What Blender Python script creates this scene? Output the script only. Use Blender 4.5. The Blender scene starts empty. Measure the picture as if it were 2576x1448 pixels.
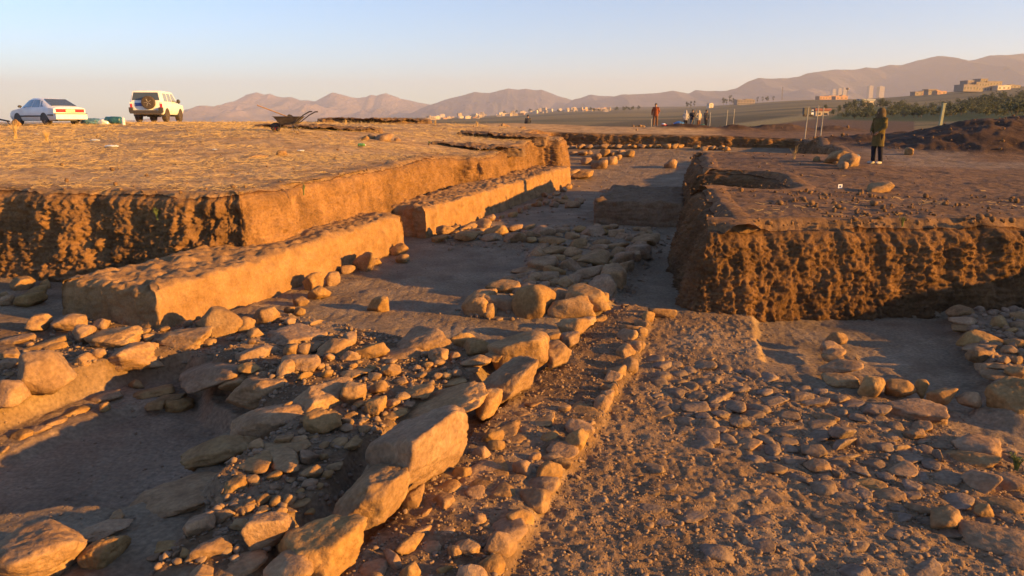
import bpy, bmesh, math, random
import numpy as np
from mathutils import Vector, Matrix
R = math.radians
SC = bpy.context.scene
COL = SC.collection

# ------------------------------------------------------------------ camera, sky, sun, exposure
F, CX, CY, HZ, CAMZ = 1850.0, 1288.0, 724.0, 305.0, 3.0      # focal length and centre in 2576-wide units
TH = math.atan((CY - HZ) / F)
cam_d = bpy.data.cameras.new("camera")
cam_d.sensor_width = 36.0
cam_d.lens = 36.0 * F / 2576.0
cam_d.clip_start = 0.05
cam_d.clip_end = 60000
cam = bpy.data.objects.new("camera", cam_d)
COL.objects.link(cam)
cam.location = (0, 0, CAMZ)
cam.rotation_euler = (math.pi / 2 - TH, 0, 0)
SC.camera = cam

SUN_AZ, SUN_EL = R(-20.5), R(11.5)            # azimuth measured from +X towards +Y
S = Vector((math.cos(SUN_EL) * math.cos(SUN_AZ), math.cos(SUN_EL) * math.sin(SUN_AZ), math.sin(SUN_EL)))
sun_d = bpy.data.lights.new("sun", 'SUN')
sun_d.energy = 5.0
sun_d.angle = R(0.5)
sun_d.color = (1.0, 0.49, 0.085)
sun = bpy.data.objects.new("sun", sun_d)
COL.objects.link(sun)
sun.rotation_euler = S.to_track_quat('Z', 'Y').to_euler()

W = bpy.data.worlds.new("World")
SC.world = W
W.use_nodes = True
nt = W.node_tree
nt.nodes.clear()
sky = nt.nodes.new('ShaderNodeTexSky')
sky.sky_type = 'NISHITA'
sky.sun_disc = False
sky.sun_elevation = SUN_EL
sky.sun_rotation = math.pi / 2 - SUN_AZ
sky.altitude = 1200
sky.air_density = 1.0
sky.dust_density = 0.6
sky.ozone_density = 3.4
bg = nt.nodes.new('ShaderNodeBackground')
bg.inputs['Strength'].default_value = 0.073
wo = nt.nodes.new('ShaderNodeOutputWorld')
nt.links.new(sky.outputs[0], bg.inputs[0])
nt.links.new(bg.outputs[0], wo.inputs[0])

SC.view_settings.view_transform = 'Standard'
SC.view_settings.look = 'None'
SC.view_settings.gamma = 1.0
SC.view_settings.use_curve_mapping = False
SC.view_settings.exposure = 1.92
cy = SC.cycles
cy.max_bounces = 4
cy.diffuse_bounces = 3
cy.glossy_bounces = 2
cy.transmission_bounces = 3
cy.volume_bounces = 0
cy.transparent_max_bounces = 6
cy.use_adaptive_sampling = True
cy.adaptive_threshold = 0.015
cy.sample_clamp_indirect = 4.0
cy.volume_step_rate = 4.0
cy.use_denoising = True
cy.denoiser = 'OPENIMAGEDENOISE'

# ------------------------------------------------------------------ geometry helpers
AL = R(17.4)                                   # the trench axis, clockwise from +Y
SA, CA = math.sin(AL), math.cos(AL)
def uv2xy(u, v): return (u * SA + v * CA, u * CA - v * SA)
def xy2uv(x, y): return (x * SA + y * CA, x * CA - y * SA)
def ray(px, py):
    a = (px - CX) / F; b = (CY - py) / F
    return np.array([a, math.cos(TH) + b * math.sin(TH), -math.sin(TH) + b * math.cos(TH)])
def P(px, py, z):                              # ray of the photo met with the level z
    d = ray(px, py); t = (z - CAMZ) / d[2]
    return np.array([d[0] * t, d[1] * t, z])
def PD(px, py, y):                             # ray of the photo met with the distance y
    d = ray(px, py); t = y / d[1]
    return np.array([d[0] * t, y, CAMZ + d[2] * t])
def proj(p):
    p = np.asarray(p, float); x = p[..., 0]; y = p[..., 1]; z = p[..., 2] - CAMZ
    k = np.maximum(y * math.cos(TH) - z * math.sin(TH), 1e-3)
    return CX + F * x / k, CY - F * (y * math.sin(TH) + z * math.cos(TH)) / k

def hsh(ix, iy, iz, s=0):
    h = (ix.astype(np.int64) * 374761393 + iy.astype(np.int64) * 668265263 + iz.astype(np.int64) * 2147483647 + s * 974634777) & 0xFFFFFFFF
    h = ((h ^ (h >> 13)) * 1274126177) & 0xFFFFFFFF
    h = ((h ^ (h >> 16)) * 2246822519) & 0xFFFFFFFF
    return ((h ^ (h >> 15)) & 0xFFFFFF) / float(0xFFFFFF)
def vnoise(p, s=0):
    p = np.asarray(p, float); i = np.floor(p).astype(np.int64); f = p - i
    f = f * f * f * (f * (f * 6 - 15) + 10)
    out = 0
    for a in (0, 1):
        wx = f[..., 0] if a else 1 - f[..., 0]
        for b in (0, 1):
            wy = f[..., 1] if b else 1 - f[..., 1]
            for c in (0, 1):
                wz = f[..., 2] if c else 1 - f[..., 2]
                out = out + wx * wy * wz * hsh(i[..., 0] + a, i[..., 1] + b, i[..., 2] + c, s)
    return out * 2 - 1
def fbm(p, octv=4, s=0, gain=0.5, lac=2.03):
    a = 1.0; o = 0; n = 0; p = np.asarray(p, float)
    for k in range(octv):
        o = o + a * vnoise(p + 17.3 * k, s + k); n += a; a *= gain; p = p * lac
    return o / n
def ridged(p, octv=4, s=0):
    a = 1.0; o = 0; n = 0; p = np.asarray(p, float)
    for k in range(octv):
        o = o + a * (1 - np.abs(vnoise(p + 9.1 * k, s + k)) * 2); n += a; a *= 0.5; p = p * 2.07
    return o / n
def worley(p, s=0, two=False):
    p = np.asarray(p, float); i = np.floor(p).astype(np.int64)
    d1 = np.full(p.shape[:-1], 9.0); d2 = np.full(p.shape[:-1], 9.0)
    for a in (-1, 0, 1):
        for b in (-1, 0, 1):
            for c in (-1, 0, 1):
                jx, jy, jz = i[..., 0] + a, i[..., 1] + b, i[..., 2] + c
                dx = jx + hsh(jx, jy, jz, s) - p[..., 0]
                dy = jy + hsh(jx, jy, jz, s + 1) - p[..., 1]
                dz = jz + hsh(jx, jy, jz, s + 2) - p[..., 2]
                d = np.sqrt(dx * dx + dy * dy + dz * dz)
                d2 = np.minimum(d2, np.maximum(d1, d)); d1 = np.minimum(d1, d)
    return (d1, d2) if two else d1
def billow(p, octv=4, s=0, gain=0.55):
    a = 1.0; o = 0; n = 0; p = np.asarray(p, float)
    for k in range(octv):
        o = o + a * np.abs(vnoise(p + 5.7 * k, s + k)) * 2; n += a; a *= gain; p = p * 2.03
    return o / n
def sstep(a, b, x):
    t = np.clip((x - a) / (b - a), 0, 1); return t * t * (3 - 2 * t)
def st3(x, y, z=0.0): return np.stack([x, y, np.broadcast_to(z, np.shape(x))], -1)
def sdf(x, y, poly):                           # signed distance to a polygon, negative inside
    d = np.full(np.shape(x), 1e9); ins = np.zeros(np.shape(x), bool); n = len(poly)
    for k in range(n):
        ax, ay = poly[k][:2]; bx, by = poly[(k + 1) % n][:2]
        ex, ey = bx - ax, by - ay; wx, wy = x - ax, y - ay
        t = np.clip((wx * ex + wy * ey) / (ex * ex + ey * ey + 1e-12), 0, 1)
        d = np.minimum(d, (wx - ex * t) ** 2 + (wy - ey * t) ** 2)
        c = ((ay > y) != (by > y)) & (x < (bx - ax) * (y - ay) / ((by - ay) if by != ay else 1e-12) + ax)
        ins ^= c
    d = np.sqrt(d)
    return np.where(ins, -d, d)

def mesh_np(name, V, faces, col=None, smooth=True):
    V = np.asarray(V, np.float32); me = bpy.data.meshes.new(name)
    me.vertices.add(len(V)); me.vertices.foreach_set('co', V.ravel())
    if not isinstance(faces, (list, tuple)): faces = [faces]
    faces = [np.asarray(f, np.int32) for f in faces if len(f)]
    idx = np.concatenate([f.ravel() for f in faces]); cnt = np.concatenate([np.full(len(f), f.shape[1], np.int32) for f in faces])
    start = np.concatenate([[0], np.cumsum(cnt)[:-1]]).astype(np.int32)
    me.loops.add(len(idx)); me.loops.foreach_set('vertex_index', idx)
    me.polygons.add(len(cnt)); me.polygons.foreach_set('loop_start', start)
    me.polygons.foreach_set('use_smooth', np.full(len(cnt), smooth))
    me.update(calc_edges=True); me.validate()
    if col is not None:
        c = np.ones((len(V), 4), np.float32); c[:, :3] = col
        at = me.color_attributes.new('Col', 'FLOAT_COLOR', 'POINT'); at.data.foreach_set('color', c.ravel())
    return me
def grid_faces(n, m, wrap=False):
    i = np.arange(n - 1)[:, None]; j = np.arange(m if wrap else m - 1)[None, :]
    a = i * m + j; b = i * m + (j + 1) % m; c = (i + 1) * m + (j + 1) % m; d = (i + 1) * m + j
    return np.stack([a, b, c, d], -1).reshape(-1, 4)
def link(name, me, mat=None, parent=None, loc=None, rot=None, **props):
    o = bpy.data.objects.new(name, me); COL.objects.link(o)
    if mat is not None and me is not None:
        if not len(me.materials): me.materials.append(mat)
    if parent is not None: o.parent = parent
    if loc is not None: o.location = [float(c) for c in loc]
    if rot is not None: o.rotation_euler = rot
    for k, v in props.items(): o[k] = v
    return o
def struct(name, me, mat, **k): return link(name, me, mat, kind='structure', **k)
def stuff(name, me, mat, label, cat): return link(name, me, mat, kind='stuff', label=label, category=cat)
def thing(name, label, cat, loc=(0, 0, 0), rz=0.0, group=None):
    o = bpy.data.objects.new(name, None); COL.objects.link(o); o.empty_display_size = 0.2
    o.location = [float(c) for c in loc]; o.rotation_euler = (0, 0, rz); o['label'] = label; o['category'] = cat
    if group: o['group'] = group
    return o

class MB:                                       # collects shapes that become ONE mesh object
    def __init__(s): s.v = []; s.q = []; s.t = []; s.n = 0
    def add(s, V, q=(), t=()):
        V = np.asarray(V, float)
        if len(q): s.q.append(np.asarray(q) + s.n)
        if len(t): s.t.append(np.asarray(t) + s.n)
        s.v.append(V); s.n += len(V); return s
    def box(s, c, size, rz=0.0, taper=1.0):
        x, y, z = np.array(size) / 2.0
        V = np.array([[a * x * (taper if k > 0 else 1), b * y * (taper if k > 0 else 1), k * z] for k in (-1, 1) for a, b in ((-1, -1), (1, -1), (1, 1), (-1, 1))])
        cr, sr = math.cos(rz), math.sin(rz)
        V = np.stack([V[:, 0] * cr - V[:, 1] * sr, V[:, 0] * sr + V[:, 1] * cr, V[:, 2]], 1) + np.array(c)
        return s.add(V, [[3, 2, 1, 0], [4, 5, 6, 7], [0, 1, 5, 4], [1, 2, 6, 5], [2, 3, 7, 6], [3, 0, 4, 7]])
    def rings(s, rings, cap=True):
        n, m = len(rings), len(rings[0]); V = np.concatenate([np.asarray(r, float) for r in rings])
        q = grid_faces(n, m, True); t = []
        if cap:
            V = np.concatenate([V, [np.mean(rings[0], 0), np.mean(rings[-1], 0)]])
            for j in range(m):
                t.append([(j + 1) % m, j, n * m]); t.append([(n - 1) * m + j, (n - 1) * m + (j + 1) % m, n * m + 1])
        return s.add(V, q, t)
    def tube(s, pts, rad, seg=8, squash=None):
        pts = np.asarray(pts, float); rad = np.broadcast_to(np.asarray(rad, float), (len(pts),)); rs = []
        for k in range(len(pts)):
            d = pts[min(k + 1, len(pts) - 1)] - pts[max(k - 1, 0)]; d = d / (np.linalg.norm(d) + 1e-9)
            a = np.cross(d, [0, 0, 1.0] if abs(d[2]) < 0.9 else [0, 1.0, 0]); a /= np.linalg.norm(a); b = np.cross(d, a)
            an = np.linspace(0, 2 * math.pi, seg, False)
            rs.append(pts[k] + rad[k] * (np.cos(an)[:, None] * a + np.sin(an)[:, None] * b))
        return s.rings(rs)
    def ell(s, c, r, seg=14, nr=9, rz=0.0):
        an = np.linspace(0, 2 * math.pi, seg, False); rs = []
        for k in range(nr):
            ph = -math.pi / 2 + math.pi * (k + 0.02) / (nr - 0.96)
            x = np.cos(an) * math.cos(ph) * r[0]; y = np.sin(an) * math.cos(ph) * r[1]
            rs.append(np.stack([c[0] + x * math.cos(rz) - y * math.sin(rz), c[1] + x * math.sin(rz) + y * math.cos(rz), np.full(seg, c[2] + math.sin(ph) * r[2])], 1))
        return s.rings(rs)
    def quad(s, a, b, c, d): return s.add([a, b, c, d], [[0, 1, 2, 3]])
    def slab(s, quad, th):                      # a quad given a thickness along its normal
        q = np.asarray(quad, float); n = np.cross(q[1] - q[0], q[3] - q[0]); n = n / np.linalg.norm(n) * th
        return s.add(np.concatenate([q - n, q]), [[3, 2, 1, 0], [4, 5, 6, 7], [0, 1, 5, 4], [1, 2, 6, 5], [2, 3, 7, 6], [3, 0, 4, 7]])
    def mesh(s, name, smooth=True, ang=35):
        me = mesh_np(name, np.concatenate(s.v), [f for f in (np.concatenate(s.q) if s.q else [], np.concatenate(s.t) if s.t else []) if len(f)], smooth=smooth)
        if smooth: me.set_sharp_from_angle(angle=R(ang))
        return me
    def build(s, name, mat, parent=None, smooth=True, **k): return link(name, s.mesh(name, smooth), mat, parent, **k)

# ------------------------------------------------------------------ materials
def newmat(name):
    m = bpy.data.materials.new(name); m.use_nodes = True; nt = m.node_tree
    return m, nt, nt.nodes['Principled BSDF'], nt.nodes.new, nt.links.new
def ground_mat(name, ramp, scale, bumps, attr=False, orand=0.0, rough=0.95, spec=0.15, fine=None, detail=6):
    m, nt, b, N, L = newmat(name)
    tc = N('ShaderNodeTexCoord'); co = tc.outputs['Object']
    oi = N('ShaderNodeObjectInfo')
    if orand:
        va = N('ShaderNodeVectorMath'); va.operation = 'MULTIPLY_ADD'
        L(oi.outputs['Random'], va.inputs[0]); va.inputs[1].default_value = (37, 53, 71); L(co, va.inputs[2]); co = va.outputs[0]
    n = N('ShaderNodeTexNoise'); n.inputs['Scale'].default_value = scale; n.inputs['Detail'].default_value = detail; n.inputs['Roughness'].default_value = 0.62
    L(co, n.inputs['Vector'])
    r = N('ShaderNodeValToRGB'); e = r.color_ramp.elements
    while len(e) < len(ramp): e.new(0.5)
    for k, (p, c) in enumerate(ramp): e[k].position = p; e[k].color = (*c, 1)
    L(n.outputs['Fac'], r.inputs[0]); out = r.outputs[0]
    def mul(a, bsock=None, val=None, fac=1.0):
        x = N('ShaderNodeMix'); x.data_type = 'RGBA'; x.blend_type = 'MULTIPLY'; x.inputs[0].default_value = fac
        L(a, x.inputs[6]); L(bsock, x.inputs[7]); return x.outputs[2]
    if attr:
        at = N('ShaderNodeAttribute'); at.attribute_name = 'Col'; out = mul(out, at.outputs['Color'])
    if fine:
        n2 = N('ShaderNodeTexNoise'); n2.inputs['Scale'].default_value = fine[0]; n2.inputs['Detail'].default_value = 5; L(co, n2.inputs['Vector'])
        r2 = N('ShaderNodeValToRGB'); r2.color_ramp.elements[0].position = 0.3; r2.color_ramp.elements[1].position = 0.7
        lo = 1 - fine[1]; r2.color_ramp.elements[0].color = (lo, lo, lo, 1); r2.color_ramp.elements[1].color = (1, 1, 1, 1)
        L(n2.outputs['Fac'], r2.inputs[0]); out = mul(out, r2.outputs[0])
    if orand:
        h = N('ShaderNodeHueSaturation'); mr = N('ShaderNodeMapRange'); L(oi.outputs['Random'], mr.inputs[0])
        mr.inputs[3].default_value = 1 - orand; mr.inputs[4].default_value = 1 + orand
        L(mr.outputs[0], h.inputs['Value'])
        m2 = N('ShaderNodeMath'); m2.operation = 'FRACT'; m3 = N('ShaderNodeMath'); m3.operation = 'MULTIPLY'; m3.inputs[1].default_value = 7.31
        L(oi.outputs['Random'], m3.inputs[0]); L(m3.outputs[0], m2.inputs[0])
        mr2 = N('ShaderNodeMapRange'); L(m2.outputs[0], mr2.inputs[0]); mr2.inputs[3].default_value = 0.82; mr2.inputs[4].default_value = 1.03
        L(mr2.outputs[0], h.inputs['Saturation'])
        mr3 = N('ShaderNodeMapRange'); L(m2.outputs[0], mr3.inputs[0]); mr3.inputs[3].default_value = 0.494; mr3.inputs[4].default_value = 0.502
        L(mr3.outputs[0], h.inputs['Hue'])
        L(out, h.inputs['Color']); out = h.outputs[0]
    L(out, b.inputs['Base Color'])
    b.inputs['Roughness'].default_value = rough
    b.inputs['Specular IOR Level'].default_value = spec
    prev = None
    for (sc, stg, dist) in bumps:
        bn = N('ShaderNodeTexNoise'); bn.inputs['Scale'].default_value = sc; bn.inputs['Detail'].default_value = 6; bn.inputs['Roughness'].default_value = 0.6; L(co, bn.inputs['Vector'])
        bu = N('ShaderNodeBump'); bu.inputs['Strength'].default_value = stg; bu.inputs['Distance'].default_value = dist
        L(bn.outputs['Fac'], bu.inputs['Height'])
        if prev is not None: L(prev, bu.inputs['Normal'])
        prev = bu.outputs['Normal']
    if prev is not None: L(prev, b.inputs['Normal'])
    return m
def plain(name, col, rough=0.6, metal=0.0, spec=0.4, var=0.15, scale=8.0, bump=0.0, trans=0.0):
    m, nt, b, N, L = newmat(name)
    tc = N('ShaderNodeTexCoord'); n = N('ShaderNodeTexNoise'); n.inputs['Scale'].default_value = scale; n.inputs['Detail'].default_value = 5
    L(tc.outputs['Object'], n.inputs['Vector'])
    r = N('ShaderNodeValToRGB'); r.color_ramp.elements[0].position = 0.3; r.color_ramp.elements[1].position = 0.7
    r.color_ramp.elements[0].color = (*[c * (1 - var) for c in col], 1); r.color_ramp.elements[1].color = (*[min(1, c * (1 + var * 0.5)) for c in col], 1)
    L(n.outputs['Fac'], r.inputs[0]); L(r.outputs[0], b.inputs['Base Color'])
    b.inputs['Roughness'].default_value = rough; b.inputs['Metallic'].default_value = metal; b.inputs['Specular IOR Level'].default_value = spec
    if trans: b.inputs['Transmission Weight'].default_value = trans
    if bump:
        bu = N('ShaderNodeBump'); bu.inputs['Distance'].default_value = bump; L(n.outputs['Fac'], bu.inputs['Height']); L(bu.outputs[0], b.inputs['Normal'])
    return m

M_TERR = ground_mat('soil_and_fields', [(0.3, (0.62, 0.6, 0.58)), (0.5, (1, 1, 1)), (0.7, (1.35, 1.32, 1.25))], 1.7, [(6, 0.4, 0.03), (38, 0.7, 0.02)], attr=True, fine=(14, 0.45))
M_WALL = ground_mat('cut_earth', [(0.28, (0.145, 0.081, 0.037)), (0.5, (0.225, 0.125, 0.057)), (0.72, (0.295, 0.168, 0.078))], 2.6, [(9, 0.6, 0.05), (45, 0.8, 0.018)], attr=True, fine=(22, 0.4))
M_FLOOR = ground_mat('trodden_floor', [(0.28, (0.185, 0.130, 0.082)), (0.5, (0.255, 0.183, 0.115)), (0.72, (0.33, 0.245, 0.160))], 1.3, [(5, 0.5, 0.04), (14, 0.7, 0.03), (70, 0.8, 0.010)], attr=True, fine=(24, 0.45))
M_EARTH = ground_mat('scraped_earth', [(0.28, (0.14, 0.088, 0.05)), (0.5, (0.19, 0.12, 0.07)), (0.72, (0.24, 0.155, 0.09))], 2.6, [(9, 0.5, 0.03), (45, 0.7, 0.01)], fine=(22, 0.35))
M_MUD = ground_mat('mud_brick', [(0.28, (0.21, 0.118, 0.052)), (0.5, (0.295, 0.174, 0.08)), (0.75, (0.375, 0.232, 0.112))], 3.0, [(12, 0.6, 0.03), (60, 0.7, 0.01)], fine=(40, 0.3))
M_STONE = ground_mat('field_stone', [(0.25, (0.19, 0.108, 0.045)), (0.48, (0.305, 0.178, 0.074)), (0.7, (0.395, 0.25, 0.112))], 4.0, [(5, 0.6, 0.05), (17, 0.6, 0.02), (52, 0.7, 0.009)], orand=0.13, fine=(26, 0.35), rough=0.92, spec=0.12)
M_PEB = ground_mat('pebbles', [(0.25, (0.17, 0.112, 0.072)), (0.5, (0.25, 0.17, 0.11)), (0.75, (0.35, 0.245, 0.16))], 9.0, [(40, 0.4, 0.006)], fine=(30, 0.3))
M_STRAW = ground_mat('dry_straw', [(0.3, (0.34, 0.24, 0.115)), (0.5, (0.44, 0.325, 0.165)), (0.7, (0.58, 0.44, 0.24))], 2.0, [], rough=0.8, spec=0.2)
M_CLOD = ground_mat('soil_clods', [(0.3, (0.12, 0.07, 0.036)), (0.5, (0.175, 0.102, 0.052)), (0.75, (0.24, 0.145, 0.078))], 6.0, [(30, 0.5, 0.01)], fine=(30, 0.3))

# ------------------------------------------------------------------ the lie of the land
CTRL = [tuple(PD(px, py, d)) for px, py, d in [
 (0,478,14.1),(320,487,13.7),(640,497,13.2),(998,425,19.8),(1102,395,25.5),(1146,395,27),(1226,400,27.5),(1290,380,31.3),(1340,353,37),(1420,352,37.5),
 (1386,332,53),(1600,338,51),(1850,343,49.5),(1990,350,48),(2070,374,34),(2070,389,29.5),(1830,382,30),(1706,385,30),
 (200,420,19),(640,420,19),(200,350,29),(120,318.5,37),(400,309.5,44),(700,331,30),(1000,345,33),(1000,309,47),(700,308,44),(-300,319,40),(-300,480,14),(-300,380,24),
 (1200,312,48),(1300,308,62),(1500,322,58),(1648,322.5,58),(1760,322,66),(0,330,60),(400,325,62),(700,320,62),(1000,316,62),
 (1790,570,11.6),(2200,572,11.5),(2576,575,11.4),(1760,500,14.5),(1725,460,17),(1900,420,22),(2200,412.5,24),(2090,405,23.5),(2576,430,23),(2300,470,17.5),(2576,345,45),(2300,330,55),(2000,326,60),(2576,330,60)]] + \
 [(11.5,6,1.35),(20,3,1.4),(16,10,1.45),(-14,13,1.75),(-19,5,1.7),(-19,-8,1.7),(20,-10,1.5),(0,-10,1.7),(-22.6,47.5,2.96),(-23.2,50.0,2.96),(-23.1,39.5,2.80),(-25.2,40.8,2.80),(-26.5,42.0,2.80)]
CT = np.array(CTRL)
def _tps(d2): return 0.5 * d2 * np.log(d2 + 1e-9)
_n = len(CT); _A = np.zeros((_n + 3, _n + 3))
_A[:_n, :_n] = _tps(((CT[:, None, :2] - CT[None, :, :2]) ** 2).sum(-1)) + 0.5 * np.eye(_n)
_A[:_n, _n] = 1; _A[:_n, _n + 1:] = CT[:, :2]; _A[_n, :_n] = 1; _A[_n + 1:, :_n] = CT[:, :2].T
_w = np.linalg.solve(_A, np.concatenate([CT[:, 2], [0, 0, 0]]))
def near_z(x, y):
    x = np.asarray(x, float); y = np.asarray(y, float)
    o = _w[_n] + _w[_n + 1] * x + _w[_n + 2] * y
    for k in range(_n): o = o + _w[k] * _tps((x - CT[k, 0]) ** 2 + (y - CT[k, 1]) ** 2)
    return o
FD = np.log([60, 100, 200, 400, 900, 1600, 2600, 9000, 30000])
FPX = np.array([-3000, 0, 650, 1100, 1600, 2100, 2576, 5000])
FPY = np.array([[330,335,330,322,315,311,308.5,305.6,305.2],[330,335,330,322,315,311,308.5,305.6,305.2],[322,330,326,320,314,310,307.5,305.5,305.2],[313,314,311,306,300,297,295.5,303,304.5],
                [323,322,313,297,281,274,270,294,302],[327,318,300,275,252,252,262,292,302],[330,303,283,252,221,228,250,290,302],[330,303,283,252,221,228,250,290,302]])
def far_z(x, y):
    d = np.hypot(x, y); ld = np.clip(np.log(np.maximum(d, 1)), FD[0], FD[-1])
    px = CX + F * np.clip(x / np.maximum(y, 0.35 * d), -2.2, 2.2)
    i = np.clip(np.searchsorted(FPX, px) - 1, 0, len(FPX) - 2); fx = np.clip((px - FPX[i]) / (FPX[i + 1] - FPX[i]), 0, 1); fx = fx * fx * (3 - 2 * fx)
    j = np.clip(np.searchsorted(FD, ld) - 1, 0, len(FD) - 2); fy = np.clip((ld - FD[j]) / (FD[j + 1] - FD[j]), 0, 1)
    e = (FPY[i, j] * (1 - fy) + FPY[i, j + 1] * fy) * (1 - fx) + (FPY[i + 1, j] * (1 - fy) + FPY[i + 1, j + 1] * fy) * fx
    return CAMZ - (e - HZ) / F * np.maximum(y, 0.35 * d)
HEAPS = [  # spoil heaps beyond the right baulk: x, y, rx, ry, height
 (21.0,33.0,4.2,2.6,1.1),(26.0,31.0,4.5,3.0,1.6),(31.0,35.0,6.0,4.0,1.95),(25.0,38.5,5.0,3.0,1.35),(19.0,40.5,3.6,2.0,0.5),(36.0,33.0,5.0,4.0,1.9),(30.0,41.0,8.0,4.0,1.45),(17.3,35.5,2.0,1.4,0.3),
 (13.5,57.5,2.4,1.0,0.45),(16.8,57.0,1.8,1.0,0.38),(20.5,58.0,2.6,1.2,0.5),(24.5,57.0,2.0,1.1,0.35)]
def heap_z(x, y):
    o = 0.0
    for hx, hy, rx, ry, h in HEAPS:
        c, s = math.cos(-0.3), math.sin(-0.3); dx, dy = x - hx, y - hy
        q = ((dx * c + dy * s) / rx) ** 2 + ((-dx * s + dy * c) / ry) ** 2
        o = np.maximum(o, h * np.exp(-q * 1.1))
    return o
def G(x, y):                                    # the top of the ground, without the trench
    x = np.asarray(x, float); y = np.asarray(y, float); d = np.hypot(x, y)
    t = sstep(56, 78, d); far = far_z(x, y)
    back = sstep(4, -14, y)
    nz = np.where(d < 95, near_z(np.clip(x, -75, 60), np.clip(y, -10, 80)), 2.0)
    z = nz * (1 - t) + far * t
    z = z * (1 - back * sstep(25, 60, d)) + 1.6 * back * sstep(25, 60, d)
    return z + heap_z(x, y)

# trench outline, walked clockwise so the void lies on the right hand; xy
_o = [uv2xy(9.8, -20.5), uv2xy(10.45, -13.8), uv2xy(11.2, -8.47), uv2xy(14.5, -8.62), uv2xy(18.0, -8.95), uv2xy(22.0, -9.6), uv2xy(25.4, -10.15), uv2xy(26.0, -9.1), uv2xy(29.9, -9.35), uv2xy(30.0, -9.8),
      uv2xy(33.5, -9.5), uv2xy(35.7, -9.9), uv2xy(36.1, -8.5), uv2xy(38.6, -8.9), uv2xy(39.2, -11.0), uv2xy(47, -12.5), (2.8, 53.0), (18.2, 48.0), (14.4, 34.0), (12.9, 29.7), (7.0, 30.3),
      uv2xy(27.0, -2.1), uv2xy(21.3, -1.75), uv2xy(21.0, 0.1), uv2xy(18.0, 0.5), uv2xy(17.4, -1.55), uv2xy(14.5, -1.15), (2.84, 11.4), (5.6, 11.5), (8.2, 11.7), (11.3, 11.8), (11.6, 6.3), (22.0, 3.0)]
OUT = _o + [(24, -14), (-24, -14), (-24, 15)]
NWALL = len(_o)
def floor_poly(pts, z): return [tuple(P(a, b, z)[:2]) for a, b in pts]
PIT = floor_poly([(-160,1150),(30,1078),(110,1045),(210,1005),(330,968),(470,958),(560,1010),(650,1066),(700,1085),(600,1130),(500,1195),(480,1260),(420,1320),(330,1345),(200,1340),(-160,1390)], -0.3)
CORE = floor_poly([(300,1520),(430,1340),(560,1260),(520,1200),(620,1115),(720,1060),(640,1000),(520,950),(500,905),(620,850),(760,795),(900,825),(1000,845),(1180,870),(1240,870),(1190,940),(1090,990),(1030,1045),(920,1120),(840,1215),(730,1310),(620,1520)], 0.2)
STRIP = floor_poly([(780,1560),(940,1330),(1100,1180),(1240,1040),(1380,910),(1500,800),(1600,760),(1640,790),(1600,900),(1540,1000),(1480,1110),(1410,1200),(1340,1300),(1280,1400),(1230,1560)], 0.07)
SQR = floor_poly([(1895,800),(1920,925),(2085,975),(2440,1050),(2500,980),(2400,800),(2200,785)], -0.1)
LOWR = floor_poly([(2230,1020),(2440,1045),(2560,1090),(2760,1120),(2760,1210),(2560,1150),(2400,1090)], -0.1)
KPLAT = floor_poly([(2390,770),(2440,860),(2480,950),(2530,1030),(2700,1040),(2900,780)], 0.1)
MIDP = floor_poly([(1180,775),(1250,725),(1330,685),(1330,620),(1100,600),(1140,568),(1480,568),(1660,575),(1640,625),(1560,720),(1510,785),(1400,795)], 0.1)
LEDGE = floor_poly([(-260,1110),(30,1050),(110,1015),(210,985),(330,945),(470,930),(640,850),(760,795),(640,760),(420,820),(300,800),(-260,820)], 0.1)
def Fbase(x, y):
    u, v = xy2uv(x, y)
    z = 0.0 + 0.03 * fbm(st3(x * 0.5, y * 0.5), 3, 5)
    z = z + np.where(u > 33, 0.02 * (u - 33) + 0.0042 * np.maximum(u - 36, 0) ** 2, 0)
    lv = lambda poly, h, w: h * (1 - sstep(-w, w, sdf(x, y, poly) + 0.05 * fbm(st3(x * 3, y * 3), 3, 8)))
    z = z + lv(LEDGE, 0.10, 0.12) + lv(PIT, -0.36, 0.10) + np.maximum(lv(CORE, 0.22, 0.10), 0) + lv(STRIP, 0.075, 0.05)
    z = z + lv(SQR, -0.12, 0.07) + lv(LOWR, -0.10, 0.12) + lv(KPLAT, 0.08, 0.15) + lv(MIDP, 0.10, 0.12)
    return z
def Fz(x, y): return float(Fbase(np.array([float(x)]), np.array([float(y)]))[0])
GRAVEL = floor_poly([(1240,1560),(1340,1300),(1480,1110),(1600,900),(1650,790),(1880,790),(1915,935),(2080,980),(2250,1030),(2440,1100),(2900,1250),(2900,1560)], 0.0)

def soil_noise(x, y, d):                        # lumps of open ground
    a = 0.035 * fbm(st3(x * 1.1, y * 1.1), 4, 21) + 0.022 * fbm(st3(x * 4.2, y * 4.2), 3, 22) * sstep(70, 20, d)
    return a + 0.02 * np.maximum(fbm(st3(x * 9, y * 9), 2, 23), 0) * sstep(45, 15, d)

# ---- ground sheet, from beside the trench to the horizon (polar mesh about the excavation)
az = np.concatenate([np.arange(-180, -46, 4.0), np.arange(-46, 46, 0.085), np.arange(46, 180.1, 4.0)])
rr = [4.0]
while rr[-1] < 30000:
    r_ = rr[-1]; rr.append(r_ * (1.018 if r_ < 9 else 1.0045 if r_ < 62 else 1.014 if r_ < 400 else 1.035))
rr = np.array(rr); A_, R_ = np.meshgrid(np.radians(az), rr, indexing='ij')
gx = R_ * np.sin(A_); gy = R_ * np.cos(A_)
gz = G(gx, gy)
hp = heap_z(gx, gy)
gz = gz + soil_noise(gx, gy, R_) * sstep(3000, 300, R_) + sstep(0.05, 0.3, hp) * (0.12 * fbm(st3(gx * 1.5, gy * 1.5), 4, 31) + 0.14 * np.maximum(0, 0.45 - worley(st3(gx * 2.2, gy * 2.2), 33)))
sd_out = sdf(gx, gy, OUT)
inside_far = (R_ > 80)
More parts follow.
